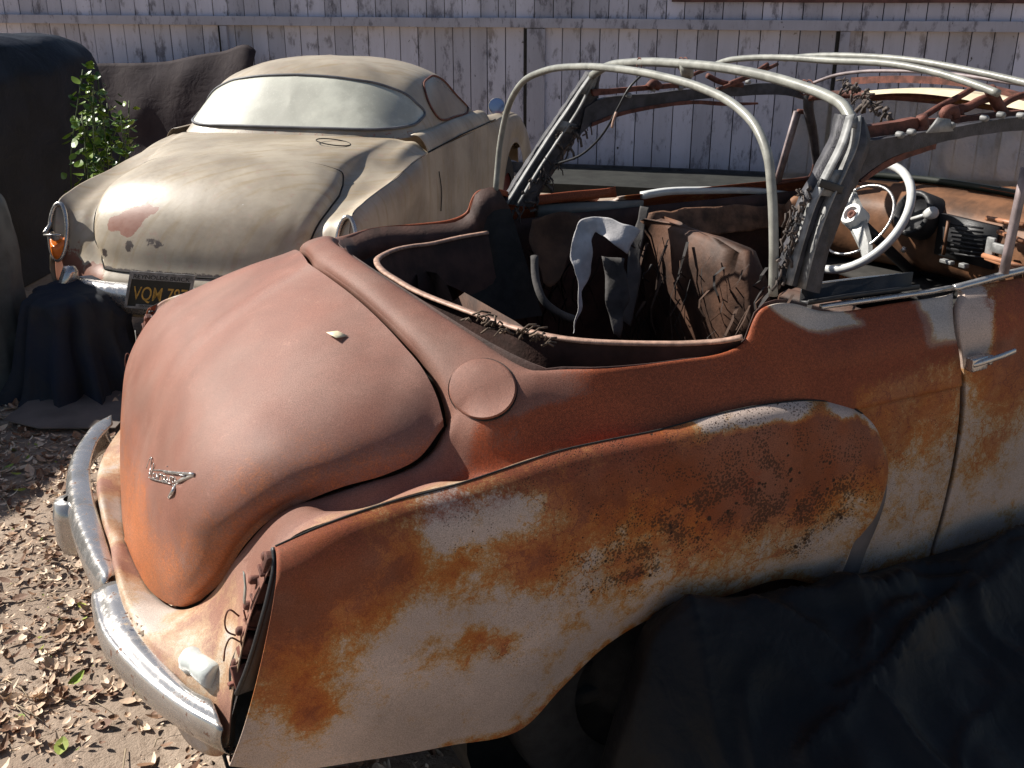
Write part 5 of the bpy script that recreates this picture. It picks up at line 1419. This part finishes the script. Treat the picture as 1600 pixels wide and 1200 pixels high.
# ================================================================ FENCE
TH = R(14)
FD = (RT*math.cos(TH)-FW*math.sin(TH)); FN = -(FW*math.cos(TH)+RT*math.sin(TH))
F0 = aZ(1060, 279, 0)
def fz(u, v, off=0):
    """photo point on the fence face -> (along, height)"""
    d = ray(u, v); t = (F0+FN*off-CAMP).dot(FN)/d.dot(FN); p = CAMP+d*t
    return (p-F0).dot(FD), p.z
def FP(s, z, off=0): return F0+FD*s+FN*off+V((0, 0, z))
fence = empty('board_fence', tuple(FP(0, 0)), 0)
tag(fence, 'tall weathered fence of peeling grey white vertical boards with rails and battens, behind both cars', 'fence')
def mat_board():
    t = NT('peeling white paint on grey boards')
    g_ = t.noise(5, 6, .65, scale3=(1, 1, .12)); p_ = t.noise(9, 6, .7, scale3=(1, 1, .45)); f_ = t.noise(60, 4, .7, scale3=(1, 1, .15))
    A = t.attr('tone')
    c = t.mix(t.ramp(p_, .52, .66), (.55, .555, .66), (.17, .165, .20))
    c = t.mix(t.ramp(g_, .35, .75, 0, .6), c, (.40, .40, .47))
    c = t.mix(t.ramp(f_, .6, .8, 0, .7), c, (.07, .06, .06))
    k = t.ramp(t.noise(14, 3, scale3=(1, 1, .7)), .70, .76); c = t.mix(k, c, (.045, .04, .04))
    c = t.mix(A[1], c, (.58, .48, .39)); c = t.mix(1, c, t.mix(A[0], (.72, .72, .72), (1.12, 1.12, 1.12)), 'MULTIPLY')
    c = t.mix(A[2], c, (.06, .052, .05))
    t.set(col=c, rough=.85); t.bump(f_, .4, .004); t.bump(p_, .3, .004); return t.mat
M['board'] = mat_board()
random.seed(8)
s0, s1 = -11, 6.5
rail_z = fz(1000, 45)[1]
def tone(me, fn):
    a = me.color_attributes.new('tone', 'FLOAT_COLOR', 'POINT'); buf = []
    for v in me.vertices: buf += list(fn(v.co))+[1]
    a.data.foreach_set('color', buf)
def boards(z0, z1, name, w0=.172):
    mb = MB(); tn = []; s = s0
    while s < s1:
        w = w0*random.uniform(.93, 1.07); d = random.uniform(-.004, .004); tt = random.random(); tp_ = random.uniform(-.01, .006)
        nz = 10
        for off in (0,):
            b = len(mb.v)
            for k in range(nz+1):
                z = z0+(z1-z0)*k/nz
                if k == 0: z += random.uniform(-.01, .012)
                for (ds, dn) in ((.003, -.012), (.004, d), (.009, d+.003), (w-.009, d+.003), (w-.004, d), (w-.003, -.012)):
                    mb.v.append(FP(s+ds, z, dn)); tn.append((tt, 0, 0) if .003 < ds < w-.0031 else (tt, 0, .8))
            for k in range(nz):
                for i in range(5):
                    a = b+k*6+i; mb.f.append((a, a+1, a+7, a+6)); mb.m.append(0)
        s += w
    me = None
    o = mb.build(name, M['board'], fence, smooth=False)
    a = o.data.color_attributes.new('tone', 'FLOAT_COLOR', 'POINT'); buf = []
    for t_, p in zip(tn, mb.v):
        band = sstep(rail_z-.16, rail_z-.03, p.z) if z1 < rail_z+.02 else 0
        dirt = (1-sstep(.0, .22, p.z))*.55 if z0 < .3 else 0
        up = 0 if z0 < .3 else .35*max(0, fbm(V((p.x, p.y, p.z*.5)), 1.2))
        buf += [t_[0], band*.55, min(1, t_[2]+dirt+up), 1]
    a.data.foreach_set('color', buf)
boards(.02, rail_z+.01, 'board_panel'); boards(rail_z+.02, 2.0, 'board_panel')
t = NT('dark backing'); t.set(col=(.01, .01, .012), rough=.9); 
mb = MB(); mb.grid([[FP(s0, 0, -.014), FP(s1, 0, -.014)], [FP(s0, 2.0, -.014), FP(s1, 2.0, -.014)]]); mb.build('backing', t.mat, fence, solid=.01)
def fbox(name, sa, sb, za, zb, n0, n1, mat=None, seg=1):
    mb = MB(); pts = []
    rows_ = []
    for k in range(seg+1):
        s = sa+(sb-sa)*k/seg; j = .004*noise.noise(V((s*2, za*5, 0)))
        rows_.append([FP(s, za+j, n0), FP(s, za+j, n1), FP(s, zb+j, n1), FP(s, zb+j, n0), FP(s, za+j, n0)])
    mb.grid(rows_)
    for e in (0, -1):
        b = len(mb.v); mb.v += rows_[e][:4]; mb.f.append((b, b+1, b+2, b+3) if e == 0 else (b+3, b+2, b+1, b)); mb.m.append(0)
    o = mb.build(name, mat or M['board'], fence, smooth=False, bevel=.003)
    a = o.data.color_attributes.new('tone', 'FLOAT_COLOR', 'POINT')
    a.data.foreach_set('color', [x for v in o.data.vertices for x in (random.uniform(.4, .8), 0, .25, 1)])
    return o
fbox('rail', s0, s1, rail_z, rail_z+.085, 0.004, .045, seg=60)
tz_ = fz(1300, 4)[1]
fbox('rail', fz(1050, 5)[0], s1, tz_, tz_+.07, .004, .04, simple('reddish brown rail', (.10, .045, .04), .8, 0, .4, 8), seg=40)
for u, w in ((361, .035), (838, .085), (1310, .04)):
    s = fz(u, 150)[0]; fbox('batten', s-w, s+w, .02, rail_z-.004, .006, .034, seg=1); fbox('batten_shade', s-w-.035, s-w-.004, .02, rail_z-.006, .004, .008, M['under'], seg=1)  # dark strip beside each batten is its side shadow, painted on
for s in (-6.5, -4.0, -1.45, 1.0, 3.4): fbox('post', s-.05, s+.05, 0, 2.0, -.12, -.03, M['innerwall'])
fbox('kick_board', s0, s1, .0, .10, .012, .045, simple('damp dark kick board', (.05, .05, .055), .9, 0, .5, 8), seg=40)

fbox('ground_shade_slab', fz(840, 279)[0], s1, .0, .085, .10, 1.0, simple('painted ground shade', (.014, .015, .013), .95, 0, .5, 7, .5), seg=20)  # dark slab added over the ground, fence-foot shade put into its colour
# ================================================================ GROUND
def gh(x, y):
    p = V((x, y, 0)); return .018*noise.noise(p*1.3)+.008*noise.noise(p*5)+.003*noise.noise(p*17)
t = NT('dry brown dirt')
n = t.noise(2.2, 6, .6); n2 = t.noise(30, 6, .75); n3 = t.noise(120, 4, .7)
c = t.mix(t.ramp(n, .35, .68), (.32, .24, .18), (.44, .34, .26)); c = t.mix(t.ramp(n2, .45, .72), c, (.20, .14, .10)); c = t.mix(t.ramp(n3, .6, .78), c, (.52, .41, .31))
t.set(col=c, rough=.95); t.bump(n2, .5, .015); t.bump(n3, .5, .004); M['dirt'] = t.mat
mb = MB()
def gl(a, b, n): return [a+(b-a)*k/n for k in range(n+1)]
xs = [-60, -30, -12, -6]+gl(-3.4, 3.2, 110)+[6, 12, 30, 60]; ys = [-60, -30, -12, -6]+gl(-3.6, 4.0, 120)+[6, 10, 20, 60]
mb.grid([[V((x, y, gh(x, y) if abs(x) < 4 and abs(y) < 5 else 0)) for x in xs] for y in ys])
g_o = mb.build('ground', M['dirt'], None); tag(g_o, kind='structure')
# leaf litter
def mat_leaf(name, c1, c2):
    t = NT(name); n = t.n.new('ShaderNodeNewGeometry'); 
    t.set(col=t.mix(t.ramp(n.outputs['Random Per Island'], 0, 1), c1, c2), rough=.7); return t.mat
lm = [mat_leaf('brown fallen leaf', (.16, .075, .04), (.30, .17, .095)), mat_leaf('tan fallen leaf', (.52, .36, .24), (.78, .62, .46)), mat_leaf('green fallen leaf', (.20, .28, .04), (.42, .42, .08))]
def leafmesh(mb, p, s_, az, mi, curl=.3, tilt=.3, wr=.36):
    ex_ = V((math.cos(az), math.sin(az), random.uniform(-tilt, tilt))).normalized(); up = V((random.uniform(-tilt, tilt), random.uniform(-tilt, tilt), 1)).normalized()
    ey_ = up.cross(ex_).normalized(); b = len(mb.v); N = 5
    for k in range(N):
        f = k/(N-1); w = math.sin(math.pi*(f*.92+.04))**.8*s_*wr; h = curl*s_*(4*(f-.5)**2)*.5
        c = p+ex_*(f-.5)*s_+up*h
        mb.v += [c-ey_*w+up*w*curl, c, c+ey_*w+up*w*curl]
    for k in range(N-1):
        a = b+k*3
        mb.f += [(a, a+3, a+4, a+1), (a+1, a+4, a+5, a+2)]; mb.m += [mi, mi]
random.seed(4)
mb = MB(); cnt = 0
while cnt < 34000:
    x = random.uniform(-1.9, .5); y = random.uniform(-1.6, 3.2)
    if cnt > 33000: x = random.uniform(0, 2.6); y = random.uniform(-2.4, -.3)
    q = V((x, y, 0)); dens = .5+.75*noise.noise(q*2.2)+.3*noise.noise(q*6)
    if cnt <= 33000 and random.random() > dens: continue
    s_ = random.choice((.005, .006, .008, .010, .012, .014, .016, .02, .026, .034, .048)); 
    z = gh(x, y)+random.uniform(.002, .014)
    mi = random.choices((0, 1, 2), (.42, .55, .03))[0]
    leafmesh(mb, V((x, y, z)), s_, random.uniform(0, 6.28), mi, random.uniform(.1, .7), .45, random.uniform(.12, .36)); cnt += 1
tag(mb.build('leaf_litter', lm, None, smooth=False), kind='stuff')
mb = MB()
for k in range(420):
    x = random.uniform(-1.7, .3); y = random.uniform(-1.4, 3.0); a = random.uniform(0, 6.28); L_ = random.uniform(.03, .16)
    p = V((x, y, gh(x, y)+.008)); d = V((math.cos(a), math.sin(a), random.uniform(-.05, .1)))*L_
    mb.tube([p, p+d*.5+V((random.uniform(-.01, .01), random.uniform(-.01, .01), .006)), p+d], random.uniform(.0007, .002), 4)
tag(mb.build('twigs', simple('pale dry twig', (.42, .33, .22), .8, 0, .4, 10), None), kind='stuff')
mb = MB()
for k in range(700):
    x = random.uniform(-1.8, .4); y = random.uniform(-1.5, 3.0); s_ = random.uniform(.003, .011); p = V((x, y, gh(x, y)+s_*.3))
    b = len(mb.v); mb.v += [p+V((random.uniform(.7, 1.2)*s_*a, random.uniform(.7, 1.2)*s_*b_, random.uniform(.5, .9)*s_*c_)) for a, b_, c_ in ((1, 0, 0), (-1, 0, 0), (0, 1, 0), (0, -1, 0), (0, 0, 1))]
    mb.f += [(b, b+2, b+4), (b+2, b+1, b+4), (b+1, b+3, b+4), (b+3, b, b+4)]; mb.m += [0]*4
tag(mb.build('gravel', simple('grey brown pebbles', (.27, .21, .16), .9, 0, .5, 30), None, smooth=False), kind='stuff')

# ================================================================ TARPS AND HEAPS
def mat_tarp(name, c1, c2, rough=.55, sheen=0):
    t = NT(name); n = t.noise(4, 5, .6); n2 = t.noise(60, 4, .7)
    t.set(col=t.mix(t.ramp(n, .3, .7), c1, c2), rough=rough, spec=.2); t.bump(n2, .25, .004)
    cz = t.math('ABSOLUTE', t.math('SUBTRACT', t.noise(5, 3, .5, dist=.9), .5)); t.bump(t.ramp(cz, 0, .16), .10, .02)
    cz2 = t.math('ABSOLUTE', t.math('SUBTRACT', t.noise(13, 3, .5, dist=.6), .5)); t.bump(t.ramp(cz2, 0, .10), .08, .008); return t.mat
M['tarp1'] = mat_tarp('black blue tarpaulin', (.008, .0076, .0078), (.017, .016, .0165), .5)
# black tarp in front of the near side
def tp_(u, v, z): return aZ(u, v, z)
trow = [
 [(1600, 826), (1530, 846), (1455, 868), (1380, 888), (1300, 904), (1230, 908), (1130, 932), (1060, 936), (1018, 962), (975, 1000), (945, 1045), (930, 1110), (925, 1200)],
]
edge_t = [aY(1700, 796, -.775), aY(1600, 827, -.775), aY(1530, 847, -.775), aY(1455, 868, -.775), aY(1380, 889, -.775), aY(1300, 906, -.775), aY(1235, 925, -.775), aY(1130, 934, -.775), aY(1062, 938, -.777), aY(1018, 963, -.775)]
def tarp_h(a, b):
    pass
rows_t = [[p+V((0, .01, -.04)) for p in edge_t]]
rows_t.append(edge_t)
for k, (dy, dz) in enumerate(((-.05, .008), (-.12, -.02), (-.22, -.07), (-.34, -.12), (-.48, -.17), (-.65, -.22), (-.85, -.29), (-1.1, -.36), (-1.4, -.5))):
    r = []
    for i, p in enumerate(edge_t):
        f = i/(len(edge_t)-1)
        base_z = .46*(1-f)+.47*f
        zz = p.z+dz-(.10*sstep(.75, 1, f)*abs(dy)*3)
        r.append(V((p.x+.10*f*abs(dy)+dy*.1, p.y+dy, max(zz, .03))))
    rows_t.append(r)
def fold(p):
    c0 = V((1.30, -.98, 0)); q = V((p.x, p.y, 0))-c0; a = math.atan2(q.y, q.x); rr = q.length
    h = .030*math.sin(a*7+.6+1.2*noise.noise(p*2.1))*sstep(0.02, .5, rr)*sstep(1.7, .7, rr)
    h += .028*noise.noise(V((p.x*2.2, p.y*2.2, 1)))+.016*noise.noise(V((p.x*6, p.y*5, 4)))+.006*noise.noise(p*17)
    h += .03*math.exp(-(rr/.09)**2)
    h += .030*(max(0, 1-abs(noise.noise(V((p.x*1.7+3, p.y*2.4, 7))))*7))**1.5 + .016*(max(0, 1-abs(noise.noise(V((p.x*3.4, p.y*4.0, 2))))*7))**1.5
    return h
tl = [[(0, 650), (200, 740), (420, 790), (620, 760), (900, 660), (1050, 650)], [(150, 572), (450, 592), (800, 602), (1060, 612)], [(1060, 612), (1180, 530), (1296, 460)],
      [(620, 1080), (800, 900), (960, 740), (1060, 645)], [(30, 650), (-10, 800), (0, 900), (100, 1060), (180, 1200)], [(500, 1180), (640, 1010), (700, 860), (880, 720)],
      [(1060, 640), (1180, 760), (1296, 800)], [(250, 860), (500, 900), (760, 1010), (1000, 1180)], [(1060, 620), (1150, 570), (1296, 545)]]
FL = []
for l_ in tl:
    c_ = crk([aZ(1060+x/2.4, 700+y/2.4, .36) for x, y in l_], 6); FL.append([(p.x, p.y) for p in c_])
def creases(x, y):
    h = 0
    for k, c_ in enumerate(FL):
        d = min((x-a)**2+(y-b)**2 for a, b in c_)**.5
        wv_ = .020 if k % 2 else .028
        h = max(h, (.032 if k < 5 else .022)*math.exp(-(d/wv_)**1.3))
    return h
# extra column dropping to the ground at the left end (rear)
full = []
for k, r in enumerate(rows_t):
    e = r[-1]; full.append(r + [V((e.x-.07, e.y-.03, e.z-.10)), V((e.x-.13, e.y-.05, max(e.z-.26, .05))), V((e.x-.16, e.y-.06, .01))])
gt = tensor(full, 11, 11)
for j, r in enumerate(gt):
    for i, p in enumerate(r):
        w = sstep(11, 24, j); p.z = max(p.z+fold(p)*w*.8+creases(p.x, p.y)*w, .012); p.x += .03*noise.noise(p*4+V((5, 0, 0)))*w
tag(MB().grid(gt).build('black_tarpaulin', M['tarp1'], None, solid=.002), 'crumpled black tarpaulin heaped against the near side of the rusty convertible', 'tarpaulin')
# big covered shape at the far left
def cam_pt(r, f, z): return V((CAMP.x, CAMP.y, 0))+RT*r+FW*f+V((0, 0, z))
def covered(name, cr, cf, hw, hl, h, mat, seed, rot=0, amp=.05, flare=.18, sm=.45):
    gr_ = []; N = 72
    prof_ = [(1+flare*1.2, 0.0), (1+flare, .06), (1+flare*.7, .25), (1+flare*.35, .5), (1.03, .75), (1.0, .88), (.93, .965), (.80, 1.0), (.5, 1.02), (.2, 1.03), (0, 1.03)]
    ca, sa = math.cos(rot), math.sin(rot)
    for i_, (s_, zf) in enumerate(prof_):
        ring = []
        for k in range(N):
            a = 2*math.pi*k/N; c_ = math.copysign(abs(math.cos(a))**sm, math.cos(a)); d_ = math.copysign(abs(math.sin(a))**sm, math.sin(a))
            pl = amp*noise.noise(V((c_*3.5+seed, d_*3.5, 0)))*(1.3-zf)*2 + amp*.5*math.sin(k*1.9+seed)*(1-min(zf, 1))
            x = c_*hw*s_+c_*pl; y = d_*hl*s_+d_*pl
            q = V((x*ca-y*sa, x*sa+y*ca, 0)); zz = h*zf+amp*.6*noise.noise(V((x*2, y*2, seed)))*zf
            ring.append(cam_pt(cr+q.x, cf+q.y, max(zz, 0)))
        gr_.append(ring)
    cols_ = [crk([r[k] for r in gr_], 5) for k in range(N)]
    g2 = [[c[j] for c in cols_] for j in range(len(cols_[0]))]
    for r in g2:
        for p in r:
            rg_n = max(0, 1-abs(noise.noise(V((p.x*3.2+seed, p.y*3.2, p.z*1.1))))*6)**1.5
            p += V((noise.noise(p*5+V((1, 1, 1))), noise.noise(p*5), 0))*amp*.2 + (V((p.x, p.y, 0))-V((cam_pt(cr, cf, 0).x, cam_pt(cr, cf, 0).y, 0))).normalized()*rg_n*amp*.7
            p += V((noise.noise(p*5), noise.noise(p*5+V((3, 3, 3))), noise.noise(p*5+V((8, 1, 2)))))*amp*.35
    return MB().grid(g2, closeu=True).build(name, mat, None)
tag(covered('covered_vehicle', -4.22, 5.75, 1.05, 2.35, 1.38, mat_tarp('dark navy cover', (.006, .007, .011), (.013, .015, .024)), 2.0, rot=R(-9), amp=.06, flare=.16), 'tall shape under a dark cover at the far left, beside the green plant', 'covered vehicle')
tag(covered('shade_blocker', -4.72, 4.6, .8, 1.05, 2.15, M['tarp1'], 14.0, amp=.05, flare=.05), 'tall unseen block added out of view to shade the dirt left of the cars', 'shade blocker')  # unseen mass added beyond the left edge to cast shade on the dirt
M['tarpblue'] = mat_tarp('blue grey tarpaulin', (.020, .026, .044), (.036, .038, .042), .9)
tag(covered('blue_tarpaulin', -1.93, 4.30, .17, .20, .44, M['tarpblue'], 5.0, amp=.06, flare=.45, sm=.8), 'crumpled blue grey tarpaulin heaped below the tail lamp of the beige coupe', 'tarpaulin')
tag(covered('grey_sack', -2.42, 4.35, .24, .24, .85, simple('dull grey green canvas', (.12, .125, .115), .85, 0, .3, 8, .4), 9.0, amp=.015, flare=.02, sm=1.0), 'dull grey green canvas sack standing at the left edge, left of the blue tarpaulin', 'sack')
# flattened cardboard
mb = MB(); cz = .03
cb_ = [aZ(5, 655, cz), aZ(70, 607, cz), aZ(190, 603, cz), aZ(205, 640, cz), aZ(180, 668, cz), aZ(60, 668, cz)]
mb.v = cb_; mb.f = [tuple(range(6))]; mb.m = [0]
tag(mb.build('cardboard_sheet', simple('dusty brown cardboard', (.17, .135, .115), .9, 0, .2, 6), None, smooth=False, solid=.005, solid_off=1), 'flattened dusty cardboard lying on the shaded dirt below the coupe bumper', 'cardboard')
# dark sheet leaning on the fence
def fpt(u, v, off): d = ray(u, v); t_ = (F0+FN*off-CAMP).dot(FN)/d.dot(FN); return CAMP+d*t_
top_s = [(110, 100), (180, 99), (235, 98), (262, 96), (300, 88), (345, 81), (396, 75), (400, 80)]
r0 = [fpt(u, v, .25) for u, v in top_s]
rws = [r0]
for k, (dz, dn) in enumerate(((.15, .10), (.45, .22), (.8, .30), (1.15, .42), (1.35, .5))):
    rws.append([V((p.x, p.y, max(p.z-dz, .0)))+FN*(dn+.04*noise.noise(V((i*1.3, k, 0)))) for i, p in enumerate(r0)])
gs = tensor(rws, 6, 5)
for r in gs:
    for p in r: p += FN*.03*noise.noise(V((p.x*4, p.y*4, p.z*1.2)))
tag(MB().grid(gs).build('dark_sheet', mat_tarp('dark purple brown cloth', (.028, .020, .024), (.045, .034, .036), .85), None, solid=.003), 'dark brown cloth sheet leaning on the fence, left of the coupe roof', 'cloth sheet')

# green plant
plant = empty('leafy_plant', tuple(cam_pt(-2.35, 5.75, 0)))
tag(plant, 'bright green leafy plant growing between the dark cover and the coupe', 'plant')
lmat = NT('fresh green leaf'); gn = lmat.n.new('ShaderNodeNewGeometry')
lmat.set(col=lmat.mix(lmat.ramp(gn.outputs['Random Per Island'], 0, 1), (.03, .085, .010), (.20, .30, .03)), rough=.4); lmat.b.inputs['Transmission Weight'].default_value = 0
mb = MB(); st_ = MB(); random.seed(17)
for k in range(17):
    b0 = cam_pt(-2.35+random.uniform(-.12, .12), 5.75+random.uniform(-.15, .15), 0)
    t_ = aT(random.uniform(125, 205), random.uniform(140, 200), 5.9+random.uniform(-.3, .3))
    if random.random() < .35: t_ = aT(random.uniform(120, 160), random.uniform(108, 130), 5.8)
    pl = [b0, b0.lerp(t_, .5)+V((random.uniform(-.08, .08), random.uniform(-.08, .08), .08)), t_]; cv = crk(pl, 8); st_.tube(cv, .004, 5)
    for i in range(6, len(cv)):
        for _ in range(2):
            leafmesh(mb, cv[i]+V((random.uniform(-.05, .05), random.uniform(-.05, .05), random.uniform(-.04, .05))), random.uniform(.035, .085), random.uniform(0, 6.28), 0, .25, .8, .30)
tag(mb.build('foliage', lmat.mat, plant, smooth=False), kind='stuff'); st_.build('stem', simple('green stem', (.07, .10, .03), .7), plant)
